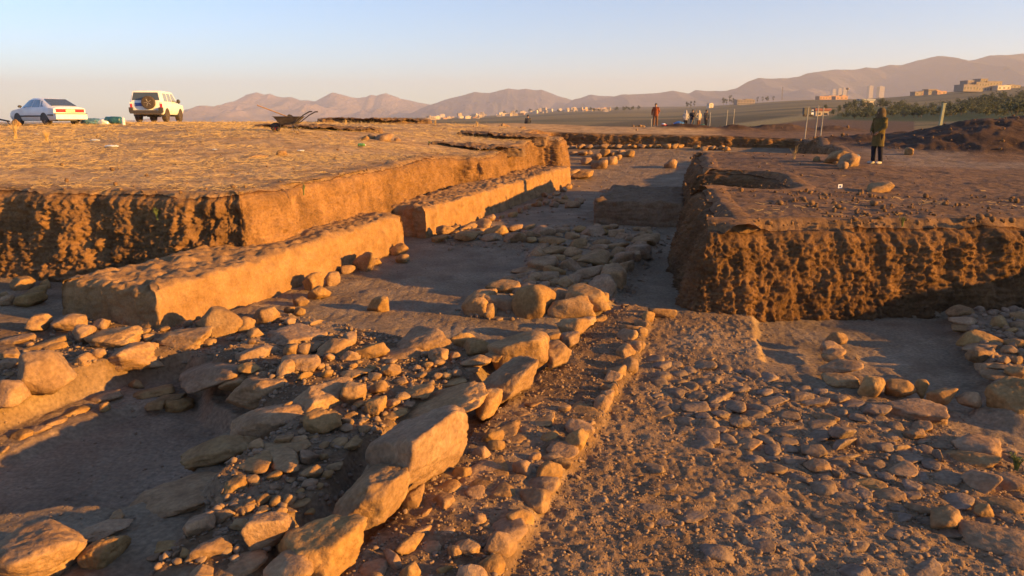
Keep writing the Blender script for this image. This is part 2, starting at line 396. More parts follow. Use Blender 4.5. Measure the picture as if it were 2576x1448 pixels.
px_, py_ = proj(np.stack([gx, gy, gz], -1))
ahead = gy > 5
def soil_cols(x, y, d, sd, hp_):                 # what the open ground is made of near the trench
    C = np.zeros(np.shape(x) + (3,)); C[:] = (0.47, 0.315, 0.155)           # dry stubble ground
    def pt(mask, col):
        m_ = np.clip(mask, 0, 1)[..., None]; C[:] = C * (1 - m_) + np.array(col) * m_
    j = fbm(st3(x * 0.35, y * 0.35), 4, 41); j2 = fbm(st3(x * 1.6, y * 1.6), 4, 42)
    u, v = xy2uv(x, y)
    pt(sstep(-3.5, -1.5, v + 1.6 * j) * (d < 75), (0.165, 0.102, 0.062))                      # bare right baulk
    pt(sstep(-0.1, 0.5, j2) * 0.5 * (v < -2), (0.30, 0.175, 0.08))
    pt(sstep(1.9, 0.3, sd + 1.2 * j2) * (d < 60) * 0.75, (0.21, 0.122, 0.06))              # trampled edges
    pat = sdf(x, y, [(12.5,24),(15,31),(17.5,38),(24,47),(28,44),(20,33),(17.5,27.5),(26,25.5),(34,25),(34,22.5),(22,22.8)])
    pt(sstep(0.8, -0.6, pat + 1.2 * j) * 0.85, (0.225, 0.17, 0.125))                         # the pale footpath
    pt(sstep(0.06, 0.25, hp_), (0.075, 0.044, 0.028))                                          # spoil
    return C
C = soil_cols(gx, gy, R_, sd_out, hp)
def paint(mask, col):
    m_ = np.clip(mask, 0, 1)[..., None]; C[:] = C * (1 - m_) + np.array(col) * m_
jit = 2.0 * fbm(st3(gx * 0.05, gy * 0.05), 3, 41)
farm = sstep(60, 80, R_ + 4 * jit)
stripe = fbm(np.stack([px_ / 420 + gx * 0.0006, np.log(R_) * 9, np.zeros_like(gx)], -1), 3, 44)
Cf = np.array((0.175, 0.145, 0.07)) + stripe[..., None] * np.array((0.075, 0.05, 0.018)) * 1.6
C = C * (1 - farm[..., None]) + np.clip(Cf, 0.03, 0.5) * farm[..., None]
def fpoly(pts, col, d0, d1, w=3.0):                                          # a coloured patch on the plain
    m_ = sstep(w, -w, sdf(px_, py_, pts)) * (R_ > d0) * (R_ < d1) * ahead; paint(m_, col)
fpoly([(1560,325),(1600,314),(1700,303),(1830,293),(2010,288),(2010,300),(1870,312),(1830,318),(1780,330)], (0.085, 0.075, 0.038), 62, 400)
fpoly([(1360,322),(1500,312),(1600,303),(1700,300),(1840,296),(1700,318),(1560,330)], (0.10, 0.082, 0.045), 62, 400)  # darker wedge low across the plain
fpoly([(1840,312),(1990,292),(2030,288),(2050,298),(1900,318)], (0.26, 0.22, 0.10), 62, 400)
fpoly([(1890,320),(2060,298),(2120,294),(2300,300),(2300,330),(1900,330)], (0.12, 0.073, 0.045), 56, 300)
fpoly([(2080,300),(2120,282),(2200,268),(2300,268),(2420,262),(2620,240),(2620,305),(2300,305)], (0.045, 0.07, 0.02), 70, 500)
V = np.stack([gx, gy, gz], -1).reshape(-1, 3); fc = grid_faces(len(az), len(rr))
hole = 0.50 + 0.36 * sstep(-3.4, -2.6, xy2uv(gx, gy)[1]) * (xy2uv(gx, gy)[0] < 33)
keep = ~(((sd_out - hole).reshape(-1)[fc] < 0).all(1))
GROUND = struct('ground', mesh_np('ground', V, fc[keep][:, ::-1], C.reshape(-1, 3)), M_TERR)

# ---- the floor of the excavation
us = [0.0]
while us[-1] < 56: us.append(us[-1] + max(0.016, 0.0048 * us[-1]) if us[-1] > 2.5 else us[-1] + 0.1)
us = np.array(us)
vs = np.concatenate([np.arange(-21, -10.5, 0.06), np.arange(-10.5, 4.5, 0.021), np.arange(4.5, 19, 0.07)])
U_, V_ = np.meshgrid(us, vs, indexing='ij')
fx, fy = U_ * SA + V_ * CA, U_ * CA - V_ * SA
fz = Fbase(fx, fy)
sg = sdf(fx, fy, GRAVEL); gmask = sstep(0.25, -0.2, sg + 0.2 * fbm(st3(fx * 2, fy * 2), 3, 51))
score = np.maximum.reduce([sstep(0.15, -0.05, sdf(fx, fy, STRIP)), sstep(0.1, -0.1, sdf(fx, fy, CORE)), sstep(0.1, -0.1, sdf(fx, fy, LEDGE)) * 0.8])
nn = 0.020 * fbm(st3(fx * 2.0, fy * 2.0), 4, 52) + 0.016 * (billow(st3(fx * 5, fy * 5), 4, 53) - 0.42)
wl = worley(st3(fx * 7.5, fy * 7.5, 0.3), 54); wl2 = worley(st3(fx * 17, fy * 17, 0.7), 57)
rough_g = 0.020 * (billow(st3(fx * 11, fy * 11), 4, 49) - 0.42) + 0.010 * np.maximum(0.62 - wl, 0) * (0.4 + sstep(-0.2, 0.5, fbm(st3(fx * 0.9, fy * 0.9), 3, 55))) + 0.020 * np.maximum(0.55 - wl2, 0) + 0.014 * fbm(st3(fx * 3.1, fy * 3.1), 4, 56)
fz = fz + nn + gmask * rough_g + score * (0.02 * fbm(st3(fx * 6, fy * 6), 4, 58) + 0.016 * np.maximum(0.6 - wl2, 0))
FC = np.ones(fx.shape + (3,)); 
def fpaint(m_, c): 
    m_ = np.clip(m_, 0, 1)[..., None]; FC[:] = FC * (1 - m_) + np.array(c) * m_
fpaint(gmask, (1.08, 0.96, 0.84)); fpaint(score, (0.72, 0.61, 0.51))
fpaint(sstep(0.0, 0.4, fbm(st3(fx * 1.1, fy * 1.1), 4, 59)) * 0.6, (1.28, 1.24, 1.2)); fpaint(sstep(0.1, 0.5, fbm(st3(fx * 1.7, fy * 1.7), 4, 38)) * 0.5, (0.72, 0.66, 0.62))
fpaint(sstep(0.05, -0.15, sdf(fx, fy, PIT)) * 0.8, (1.14, 1.12, 1.16))  # cool, pale tone of the pit's shade put into the floor colour
ff = grid_faces(len(us), len(vs)); so = sdf(fx, fy, OUT).reshape(-1)
kf = (so[ff] < 0.3).any(1)
struct('trench_floor', mesh_np('trench_floor', np.stack([fx, fy, fz], -1).reshape(-1, 3), ff[kf][:, ::-1], FC.reshape(-1, 3)), M_FLOOR)

def grid_at(x, y):                              # the height of the finished floor
    u, v = xy2uv(x, y); i = np.clip(np.searchsorted(us, u) - 1, 0, len(us) - 2); j = np.clip(np.searchsorted(vs, v) - 1, 0, len(vs) - 2)
    a = np.clip((u - us[i]) / (us[i + 1] - us[i]), 0, 1); b = np.clip((v - vs[j]) / (vs[j + 1] - vs[j]), 0, 1)
    return (fz[i, j] * (1 - a) + fz[i + 1, j] * a) * (1 - b) + (fz[i, j + 1] * (1 - a) + fz[i + 1, j + 1] * a) * b

# ---- the cut walls of the excavation: one lofted skin that rolls over onto the ground at its lip
def chaikin(p, k):
    p = np.asarray(p, float)
    for _ in range(k):
        q = [p[0]]
        for a, b in zip(p[:-1], p[1:]):
            l = np.linalg.norm(b - a); c = min(0.25, 0.22 / l); q += [a + (b - a) * c, b - (b - a) * c]
        q.append(p[-1]); p = np.array(q)
    return p
wp = chaikin(_o, 2); seg = np.linalg.norm(np.diff(wp, axis=0), axis=1); cum = np.concatenate([[0], np.cumsum(seg)])
ss = [0.0]
while ss[-1] < cum[-1]:
    x_, y_ = np.interp(ss[-1], cum, wp[:, 0]), np.interp(ss[-1], cum, wp[:, 1]); ss.append(ss[-1] + min(0.12, max(0.022, 0.0021 * math.hypot(x_, y_))))
ss = np.array(ss[:-1]); wx, wy = np.interp(ss, cum, wp[:, 0]), np.interp(ss, cum, wp[:, 1])
wx = wx + 0.16 * fbm(np.stack([ss * 0.75, ss * 0, ss * 0], -1), 3, 47); wy = wy + 0.16 * fbm(np.stack([ss * 0.75, ss * 0 + 9, ss * 0], -1), 3, 48)
tx, ty = np.gradient(np.interp(ss, cum, wp[:, 0]), ss), np.gradient(np.interp(ss, cum, wp[:, 1]), ss); tl = np.hypot(tx, ty); nx, ny = ty / tl, -tx / tl      # towards the void
k_ = np.ones(9) / 9; nx, ny = np.convolve(np.pad(nx, 4, 'edge'), k_, 'valid'), np.convolve(np.pad(ny, 4, 'edge'), k_, 'valid')
zb = Fbase(wx, wy) - 0.12
zt = G(wx - nx * 0.25, wy - ny * 0.25)
wu, wv = xy2uv(wx, wy)
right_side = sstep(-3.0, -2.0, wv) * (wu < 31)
w2 = sstep(11.0, 12.0, wu) * (wv < -8.3) * (wv > -8.9) * (wu < 20)                          # smoother, trowelled stretch
batter = 0.10 + 0.13 * right_side + 0.04 * w2
rows = np.concatenate([np.linspace(0, 1, 74), 1 + np.array([0.012, 0.03, 0.055, 0.09, 0.14, 0.2, 0.28, 0.38, 0.5, 0.62])])
T_, S_ = np.meshgrid(rows, np.arange(len(ss)), indexing='xy')
t = np.clip(T_, 0, 1); over = np.maximum(T_ - 1, 0)
H_ = (zt - zb)[S_]
tr_ = (0.90 - 0.16 * right_side)[S_]
rnd = (0.11 + 0.13 * right_side)[S_] * (1 - np.sqrt(np.clip(1 - np.clip((t - tr_) / (1 - tr_), 0, 1) ** 2, 0, 1)))
back = batter[S_] * H_ * t + rnd + over * 1.0
X0 = wx[S_] - nx[S_] * back; Y0 = wy[S_] - ny[S_] * back
lipn = (0.07 * fbm(st3(wx * 1.5, wy * 1.5), 3, 39) - 0.05 - 0.07 * right_side)[S_]
Z0 = zb[S_] + (H_ + lipn) * t - 0.02 * (t ** 12) * (over == 0)
q3 = np.stack([X0, Y0, Z0], -1)
sm = (1 - 0.42 * w2)[S_]
fl = fbm(np.stack([ss[S_] * 2.6, Z0 * 0.8, np.zeros_like(Z0)], -1), 4, 61)
cl1, cl2 = worley(np.stack([ss[S_] * 3.2, Z0 * 2.6, np.zeros_like(Z0)], -1), 62, True)
c2 = worley(q3 * 8.5, 63)
er = billow(np.stack([ss * 0.9, ss * 0, ss * 0], -1), 3, 69)[S_] - 0.45 + 0.6 * (billow(np.stack([ss * 3.3, ss * 0, ss * 0], -1), 3, 70)[S_] - 0.45)
warp = 0.5 * fbm(q3 * 2.3, 3, 46)
bl = billow(np.stack([ss[S_] * 3.6 + warp, Z0 * 2.6 + warp, warp], -1), 3, 62)
bl2 = billow(q3 * 10.0 + warp[..., None], 4, 63, gain=0.6); bl3 = billow(q3 * 27.0, 3, 67, gain=0.65)
pick = fbm(np.stack([ss[S_] * 14 + 3 * warp, Z0 * 3.2, np.zeros_like(Z0)], -1), 3, 45)
dsp = sm * (0.09 * fl + (0.06 - 0.025 * right_side[S_]) * (bl - 0.42) + (0.065 - 0.02 * right_side[S_]) * (bl2 - 0.42) + 0.045 * (bl3 - 0.42) + (0.03 + 0.015 * right_side[S_]) * pick) + 0.05 * (billow(q3 * 4.0, 5, 64) - 0.42) + 0.014 * pick * (1 - sm) + 0.02 * (bl3 - 0.42)
dsp = dsp - 0.10 * sm * np.maximum(er, -0.2) * t ** 1.5 - 0.05 * np.maximum(er, 0) * t ** 3
dsp = dsp - sm * (0.15 - 0.09 * right_side[S_]) * sstep(0.25, 0.6, fbm(np.stack([ss[S_] * 1.3, Z0 * 1.1, np.full_like(Z0, 3.0)], -1), 3, 66)) * sstep(0.1, 0.4, t)
fade = np.where(over > 0, np.clip(1 - over / 0.25, 0, 1) * 0.45, 1 - 0.55 * sstep(0.82, 1.0, t)) * sstep(0, 0.08, t + 0.03)
far_ = np.hypot(X0, Y0)
q3[..., 0] += nx[S_] * dsp * fade; q3[..., 1] += ny[S_] * dsp * fade
ovz = G(q3[..., 0], q3[..., 1]) + soil_noise(q3[..., 0], q3[..., 1], far_) + 0.02 * (over < 0.5) + (0.03 * fbm(q3 * 7, 3, 67) + 0.07 * fbm(q3 * np.array([1.5, 1.5, 0]), 3, 39) - 0.05) * sstep(0.20, 0.0, over) - (0.07 * right_side)[S_] * sstep(0.20, 0.0, over) - 0.08 * sstep(0.5, 0.62, over)
ovz = np.where(over > 0, ovz - 0.02 * sstep(0.10, 0.0, over), 0)
q3[..., 2] = np.where(over > 0, ovz, q3[..., 2] + 0.5 * dsp * 0.3)
wc = np.ones(q3.shape); dark = sstep(-0.1, 0.4, fbm(q3 * 1.1, 3, 68))[..., None]
wc = wc * (1 - 0.25 * dark)
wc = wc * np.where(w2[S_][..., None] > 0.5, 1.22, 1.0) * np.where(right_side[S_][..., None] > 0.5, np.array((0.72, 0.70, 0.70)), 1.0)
lipc = soil_cols(q3[..., 0], q3[..., 1], far_, sdf(q3[..., 0], q3[..., 1], OUT), 0 * far_)
wc = np.where(over[..., None] > 0, lipc, wc)
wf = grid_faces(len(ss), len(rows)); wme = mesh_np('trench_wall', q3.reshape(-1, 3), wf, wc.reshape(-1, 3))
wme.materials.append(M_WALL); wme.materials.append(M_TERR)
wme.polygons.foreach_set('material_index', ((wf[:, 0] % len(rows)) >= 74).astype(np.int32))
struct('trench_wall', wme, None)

# ---- mud brick stumps left standing in the trench: solid blocks with scraped sides and a rough top
def mud_block(name, foot, ztop, label, ds=0.028, rough=1.05, cat='mud wall', mat=None, zbf=None):
    foot = np.asarray(foot, float); c0 = foot.mean(0); loop = np.vstack([foot, foot[:1]])
    sg_ = np.linalg.norm(np.diff(loop, axis=0), axis=1); cm = np.concatenate([[0], np.cumsum(sg_)])
    n_ = int(cm[-1] / ds); s_ = np.linspace(0, cm[-1], n_, False)
    # round the corners a little
    X_ = np.interp(s_, cm, loop[:, 0]); Y_ = np.interp(s_, cm, loop[:, 1])
    kk = np.ones(3) / 3; X_ = np.convolve(np.pad(X_, 1, 'wrap'), kk, 'valid'); Y_ = np.convolve(np.pad(Y_, 1, 'wrap'), kk, 'valid')
    zt_ = ztop(X_, Y_) + rough * 0.06 * fbm(st3(X_ * 1.6, Y_ * 1.6), 4, 74) - rough * 0.05 * np.maximum(0, billow(st3(X_ * 3, Y_ * 3), 3, 78) - 0.4); zb_ = (zbf or Fbase)(X_, Y_) - 0.15
    tx_, ty_ = np.roll(X_, -1) - np.roll(X_, 1), np.roll(Y_, -1) - np.roll(Y_, 1); l_ = np.hypot(tx_, ty_) + 1e-9
    ar = 0.5 * np.sum(X_ * np.roll(Y_, -1) - np.roll(X_, -1) * Y_); sgn = 1 if ar > 0 else -1
    nx_, ny_ = sgn * ty_ / l_, -sgn * tx_ / l_
    rings = []
    for tt in np.linspace(0, 1, 40):
        z_ = zb_ + (zt_ - zb_) * tt
        rd = 0.05 * (1 - math.sqrt(max(0, 1 - max(0, (tt - 0.92) / 0.08) ** 2))) + 0.05 * tt
        p_ = np.stack([X_ - nx_ * rd, Y_ - ny_ * rd, z_], 1)
        dd = 0.035 * (billow(np.stack([s_ * 8, z_ * 2.0, z_ * 0], 1), 4, 71) - 0.42) + 0.06 * (billow(p_ * 2.6, 5, 72) - 0.42) + 0.02 * fbm(p_ * 24, 2, 73) + 0.05 * fbm(p_ * 0.9, 2, 76) - 0.09 * tt ** 4 * np.maximum(0, billow(p_ * np.array([2.2, 2.2, 0]), 3, 77) - 0.35)
        dd = dd * rough
        rings.append(p_ + np.stack([nx_ * dd, ny_ * dd, dd * 0.2], 1))
    last = rings[-1]
    n_in = 26                                                       # the top: rings drawn in to the medial line
    d0 = foot[1] - foot[0]
    ctr_a, ctr_b = (foot[0] + foot[1]) / 2, (foot[2] + foot[3]) / 2
    ax = (ctr_b - ctr_a) / np.linalg.norm(ctr_b - ctr_a); wid = 0.5 * min(np.linalg.norm(foot[1] - foot[0]), np.linalg.norm(foot[2] - foot[3]))
    rel = last[:, :2] - ctr_a; sproj = np.clip(rel @ ax, wid, np.linalg.norm(ctr_b - ctr_a) - wid); mid = ctr_a + sproj[:, None] * ax
    for tt in np.linspace(0, 1, n_in)[1:]:
        xy_ = last[:, :2] * (1 - tt) + mid * tt
        z_ = ztop(xy_[:, 0], xy_[:, 1]) + rough * 0.07 * fbm(np.column_stack([xy_ * 1.6, xy_[:, 0] * 0]), 4, 74) + rough * 0.06 * sstep(0, 0.15, tt) * fbm(np.column_stack([xy_ * np.array([7, 7]), xy_[:, 0] * 0]), 3, 75)
        z_ = z_ * sstep(-0.02, 0.12, tt) + last[:, 2] * (1 - sstep(-0.02, 0.12, tt))
        rings.append(np.column_stack([xy_, z_]))
    me = mesh_np(name, np.concatenate(rings), grid_faces(len(rings), len(X_), True) if sgn > 0 else grid_faces(len(rings), len(X_), True)[:, ::-1])
    return link(name, me, mat or M_MUD, label=label, category=cat)
uvp = lambda *a: [uv2xy(*p) for p in a]
# near stump: front end, right face, left face meeting the cut wall
nb = [P(150, 799, 0.05)[:2], P(402, 836, 0.05)[:2], uv2xy(16.0, -7.72), uv2xy(16.0, -8.85), uv2xy(11.4, -8.85)]
mud_block('mud_wall', [nb[0], nb[1], nb[2], uv2xy(16.0, -9.1)], lambda x, y: 0.67 + 0.022 * (xy2uv(x, y)[0] - 8.3), 'ochre mud brick wall stump at left with a bright orange right face and square shaded end')
mud_block('mud_wall', [uv2xy(17.9, -9.3), uv2xy(17.45, -7.8), uv2xy(35.0, -8.0), uv2xy(35.2, -9.9)], lambda x, y: 0.80 + 0.006 * (xy2uv(x, y)[0] - 17.5), 'long mud brick wall stump farther up the trench with a flat eroded top', ds=0.045)
mud_block('earth_step', [P(1492, 564, 0.0)[:2], uv2xy(21.6, -1.6), uv2xy(26.6, -1.9), uv2xy(26.8, -4.6)], lambda x, y: 0.75 + 0.0 * x, 'low shaded earth step left standing against the right baulk in mid trench', ds=0.045, cat='earth step', mat=M_EARTH)

# ------------------------------------------------------------------ mountains on the horizon
M_MTN = ground_mat('haze_tinted_mountain', [(0.3, (0.048, 0.05, 0.074)), (0.5, (0.078, 0.072, 0.096)), (0.7, (0.135, 0.108, 0.115))], 0.0025, [(0.012, 0.6, 40.0)], detail=8)  # blue and mauve of distant haze mixed into the rock colour
M_PEAK = ground_mat('sunlit_mountain_rock', [(0.3, (0.11, 0.088, 0.085)), (0.5, (0.17, 0.13, 0.115)), (0.7, (0.26, 0.195, 0.165))], 0.003, [(0.012, 0.8, 60.0)], detail=8)  # paler rock ramp, with the sunlight on the left massif put into it
def mountain(name, ridge, dist, foot_py, base_depth, seed, rough=1.0, nx_=420, back=0.6, yaw=0.0, mat=None):
    r = np.array(ridge, float); px = np.linspace(r[0, 0], r[-1, 0], nx_); py = np.interp(px, r[:, 0], r[:, 1])
    ker = np.array([1, 2, 1.0]) / 4; py = np.convolve(np.pad(py, 1, 'edge'), ker, 'valid')
    py = py + 0.9 * fbm(np.stack([px * 0.05, px * 0, px * 0 + seed], 1), 4, seed)
    py = np.minimum(py, foot_py)
    dloc = dist * (1 + yaw * (px - px.mean()) / 1288)
    zr = CAMZ + (HZ - py) / F * dloc; zf = CAMZ + (HZ - foot_py) / F * dloc
    tt = np.concatenate([np.linspace(0, 1, 60), 1 + np.linspace(0, 1, 22)[1:]])
    T2, X2 = np.meshgrid(tt, np.arange(nx_), indexing='xy')
    up = np.clip(T2, 0, 1); dn = np.maximum(T2 - 1, 0)
    D2 = dloc[X2] - base_depth * (1 - up) + base_depth * back * dn
    xx = (px[X2] - CX) / F * dloc[X2]; hgt = (zr - zf)[X2]
    prof = np.where(dn > 0, 1 - dn ** 1.2, up ** 1.25)
    q = np.stack([xx, D2, np.zeros_like(xx)], -1)
    w_ = 4 * up * (1 - up) * (dn == 0) + (dn > 0) * 0.5 * dn
    g = ridged(np.stack([xx / (base_depth * 0.42), D2 / (base_depth * 1.1), xx * 0 + seed], -1), 5, seed) - 0.45
    z = zf[X2] + hgt * prof + w_ * hgt * rough * 0.34 * g - 40 * (1 - np.minimum(1, up * 8)) - 60 * sstep(0.9, 1, dn)
    me = mesh_np(name, np.stack([xx, D2, z], -1).reshape(-1, 3), grid_faces(nx_, len(tt))[:, ::-1])
    return struct(name, me, mat or M_MTN)
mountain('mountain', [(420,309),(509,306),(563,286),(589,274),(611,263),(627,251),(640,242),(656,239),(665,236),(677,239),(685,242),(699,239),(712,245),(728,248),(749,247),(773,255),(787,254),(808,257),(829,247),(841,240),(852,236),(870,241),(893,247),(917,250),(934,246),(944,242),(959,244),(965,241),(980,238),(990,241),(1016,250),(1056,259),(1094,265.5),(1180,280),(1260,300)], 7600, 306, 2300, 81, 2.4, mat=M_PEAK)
mountain('mountain', [(1000,300),(1060,284),(1095,265.5),(1124,253.5),(1164,244),(1196,235),(1217,237.5),(1233,237.5),(1255,232),(1279,227),(1303,229.5),(1321,227),(1345,231),(1359,229),(1377,236),(1404,245.5),(1436,254),(1480,268),(1540,290),(1580,300)], 6200, 302, 1900, 82, 1.5)
mountain('mountain', [(1380,290),(1436,254),(1457,248),(1479,241.5),(1497,244),(1532,245),(1564,251),(1591,260),(1640,278),(1700,290)], 5600, 296, 1300, 83, 1.5)
mountain('mountain', [(1460,262),(1532,247),(1553,241.5),(1607,240),(1644,237.5),(1679,232),(1700,236),(1718,239),(1734,230),(1760,233),(1810,232),(1834,226),(1860,211),(1885,202),(1904,204),(1950,203),(1984,199),(2000,192),(2040,186),(2067,183),(2117,183),(2144,178),(2170,179),(2200,172),(2230,172),(2257,164),(2297,154),(2314,151),(2340,154),(2384,162),(2404,160),(2437,150),(2484,149),(2527,144),(2550,148),(2576,149),(2640,145),(2720,152),(2820,140),(2950,150)], 4700, 292, 1700, 84, 1.4, nx_=620, yaw=-0.12)
# ------------------------------------------------------------------ the evening haze over the plain
hz_m = bpy.data.materials.new('haze'); hz_m.use_nodes = True; hn = hz_m.node_tree; hn.nodes.clear()
hv = hn.nodes.new('ShaderNodeVolumePrincipled'); ho = hn.nodes.new('ShaderNodeOutputMaterial')
hv.inputs['Color'].default_value = (0.67, 0.745, 0.98, 1); hv.inputs['Density'].default_value = 0.00015; hv.inputs['Anisotropy'].default_value = 0.1
hn.links.new(hv.outputs[0], ho.inputs['Volume'])
hb = MB(); hb.box((0, 3900, 235), (15500, 11400, 500))
stuff('haze', hb.mesh('haze', smooth=False), hz_m, 'thin pale evening haze lying over the plain and the mountains', 'haze')

# ------------------------------------------------------------------ stones
_ico = {}
def ico(n):
    if n not in _ico:
        bm = bmesh.new(); bmesh.ops.create_icosphere(bm, subdivisions=n, radius=1.0)
        _ico[n] = (np.array([v.co[:] for v in bm.verts]), np.array([[v.index for v in f.verts] for f in bm.faces])); bm.free()
    return _ico[n]
STY = {  # planes, tightness of their range, softness, noise, depth ratio, height ratio, sink
 'r': (15, (0.74, 1.06), 18, 0.055, 0.85, 0.75, 0.16), 'b': (18, (0.78, 1.14), 60, 0.06, 1.25, 0.75, 0.16), 's': (14, (0.76, 1.12), 50, 0.05, 0.8, 0.30, 0.20),
 'a': (18, (0.64, 1.08), 55, 0.06, 0.9, 0.7, 0.18), 'f': (14, (0.74, 1.06), 14, 0.07, 0.85, 0.42, 0.46), 'p': (10, (0.85, 1.08), 10, 0.09, 0.9, 0.6, 0.2)}
def rock_unit(sty, rng, sub):
    npl, (lo, hi), pw, na, *_r = STY[sty]
    V, Fc = ico(sub)
    N_ = rng.normal(size=(npl, 3)); N_ /= np.linalg.norm(N_, axis=1)[:, None]; D_ = rng.uniform(lo, hi, npl)
    if sty in 'bs': box = np.array([[1,0,0],[-1,0,0],[0,1,0],[0,-1,0],[0,0,1],[0,0,-1.]]) + rng.normal(size=(6, 3)) * 0.17; bd = rng.uniform(0.74, 0.92, 6)
    else: box = np.array([[0,0,1],[0,0,-1.0],[1,0,0],[-1,0,0]]) + rng.normal(size=(4, 3)) * 0.25; bd = rng.uniform(0.85, 1.0, 4)
    box /= np.linalg.norm(box, axis=1)[:, None]
    N_ = np.vstack([N_, box]); D_ = np.concatenate([D_, bd])
    r = (np.maximum(V @ N_.T, 0) / D_) ** pw
    r = r.sum(1) ** (-1.0 / pw)
    p = V * r[:, None]; o = rng.uniform(0, 90, 3)
    n = 0.9 * na * fbm(p * 1.5 + o, 3, 101) + na * 0.55 * fbm(p * 4.5 + o, 3, 103) + na * 0.25 * fbm(p * 13 + o, 2, 105)
    if sty == 'p': n = n - 0.12 * np.maximum(0.5 - worley(p * 3.2 + o, 107), 0) + 0.05 * ridged(p * 3 + o, 3, 108) - 0.02
    if sty in 'bas': n = n - 0.035 * sstep(0.72, 0.95, ridged(p * 1.1 + o, 3, 109)) + 0.085 * (billow(p * 2.2 + o, 5, 110) - 0.42) + 0.02 * fbm(p * 22 + o, 2, 112)
    elif sty in 'rf': n = n + 0.055 * (billow(p * 2.6 + o, 5, 111) - 0.42)
    return p * (1 + n)[:, None], Fc
_rid = [0]
_DS = np.exp(np.linspace(math.log(3.6), math.log(62), 900))
def hit_floor(px, py):
    r = ray(px, py); t = _DS / r[1]; x, y, z = r[0] * t, r[1] * t, CAMZ + r[2] * t; h = np.nonzero(z <= grid_at(x, y))[0]; k = h[0] if len(h) else -1
    return np.array([x[k], y[k], z[k]])
ALLBB = []
def stone(bb, sty, z0=None, yaw=None, rd=None, name='stone', mat=None, sink=None, open_ground=False, shear=0.12, **props):
    ALLBB.append(bb); gr = 0.11 if shear > 0.3 else 0.06; gx_, gy_ = gr * (bb[2] - bb[0]), 0.05 * (bb[3] - bb[1]); bb = (bb[0] - gx_, bb[1] - gy_, bb[2] + gx_, bb[3] + gy_)
    _rid[0] += 1; rng = np.random.default_rng(1000 + _rid[0])
    x0, y0, x1, y1 = bb; cx_, W_, H_ = (x0 + x1) / 2, x1 - x0, max(y1 - y0, 4)
    sub = 5 if W_ > 135 else 4 if W_ > 48 else 3
    U, Fc = rock_unit(sty, rng, sub)
    shr = np.array([math.cos(-AL), math.sin(-AL)])
    rd_ = rd or STY[sty][4] * rng.uniform(0.9, 1.15); rh = STY[sty][5]; sk = STY[sty][6] if sink is None else sink
    if yaw is None: yaw = -AL + rng.normal() * 0.1 if sty == 'b' else rng.uniform(0, 6.28) if sty in 'rap' else rng.uniform(-0.5, 0.5)
    zz = 0.0 if z0 is None else z0
    if z0 is None:
        p = hit_floor(cx_, y1); zz = p[2]
    if z0 is not None or p[1] < 14: p = P(cx_, y1 - 0.3 * H_, zz)
    dist = p[1]
    sx = W_ * dist / F / 2; s = np.array([sx, sx * rd_, sx * rh]); c = np.array([p[0], p[1], 0.0])
    cr, sr = math.cos(yaw), math.sin(yaw); Rm = np.array([[cr, -sr, 0], [sr, cr, 0], [0, 0, 1]])
    for it in range(10):
        if z0 is None and it in (2, 4): zz = min(zz + 0.05, max(zz - 0.05, float(grid_at(c[0:1], c[1:2])[0])))
        c[2] = zz + s[2] * (1 - 2 * sk)
        q = (U * s) @ Rm.T; q[:, 2] += shear * (q[:, :2] @ shr); q = q + c; vis = q[:, 2] > (zz - 0.004 if open_ground else grid_at(q[:, 0], q[:, 1]))
        if vis.sum() < 12: s[2] *= 1.25; vis = q[:, 2] > np.sort(q[:, 2])[-14]
        pq, pr_ = proj(q[vis])
        w_, h_ = pq.max() - pq.min(), pr_.max() - pr_.min()
        f_ = np.clip(W_ / w_, 0.7, 1.4); s[:2] *= f_; g_ = np.clip(H_ / h_, 0.6, 1.5); m_ = 0.5 * (s[0] + s[1])
        nz_ = np.clip(s[2] * g_ ** 1.3, 0.20 * m_, (1.35 if sty == 'b' and c[1] < 9 else 1.0 if sty in 'br' and c[1] < 14 else 0.40 if sty == 'f' else 0.8) * m_)
        if abs(nz_ - s[2]) < 1e-4: s[1] = np.clip(s[1] * g_, 0.45 * s[0], 2.2 * s[0])
        s[2] = nz_
        c[0] += (cx_ - (pq.max() + pq.min()) / 2) * c[1] / F
        c[1] += np.clip(-(y1 - pr_.max()) * c[1] ** 2 / (F * (CAMZ - zz)), -0.4, 0.4) * 0.8
    c[2] = zz + s[2] * (1 - 2 * sk)
    q = (U * s) @ Rm.T; q[:, 2] += shear * (q[:, :2] @ shr); me = mesh_np(name, q, Fc)
    o = link(name, me, mat or M_STONE, loc=c, **props); o['_px'] = 0; del o['_px']
    return o, (c, s)
TILE = {1: (0, 171.8), 2: (858.9, 171.8), 3: (1717, 85.9), 4: (0, 601.2), 5: (858.9, 566.9), 6: (1717, 566.9), 7: (0, 967.1), 8: (858.9, 967.1), 9: (1717, 967.1)}
K_ = 0.33343
_U = ['first','second','third','fourth','fifth','sixth','seventh','eighth','ninth']
ORD = _U + ['tenth','eleventh','twelfth','thirteenth','fourteenth','fifteenth','sixteenth','seventeenth','eighteenth','nineteenth'] + [w for t in ('twent','thirt','fort','fift','sixt') for w in [t + 'ieth'] + [t + 'y-' + q for q in _U]]
LAND = []           # (px, py, short reference)
LOOSE = []          # stones whose label is found from the landmark they lie nearest to
def bbpx(t, b): ox, oy = TILE[t]; return (ox + b[0] * K_, oy + b[1] * K_, ox + b[2] * K_, oy + b[3] * K_)
def named(t, b, sty, label, ref, cat='boulder', group=None, **k):
    bb = bbpx(t, b); o, g = stone(bb, sty, name={'boulder': 'boulder', 'slab': 'stone_slab', 'cobble': 'cobble'}.get(cat, 'stone'), **k)
    o['label'] = label; o['category'] = cat
    if group: o['group'] = group
    if ref: LAND.append(((bb[0] + bb[2]) / 2, (bb[1] + bb[3]) / 2, ref))
    return o
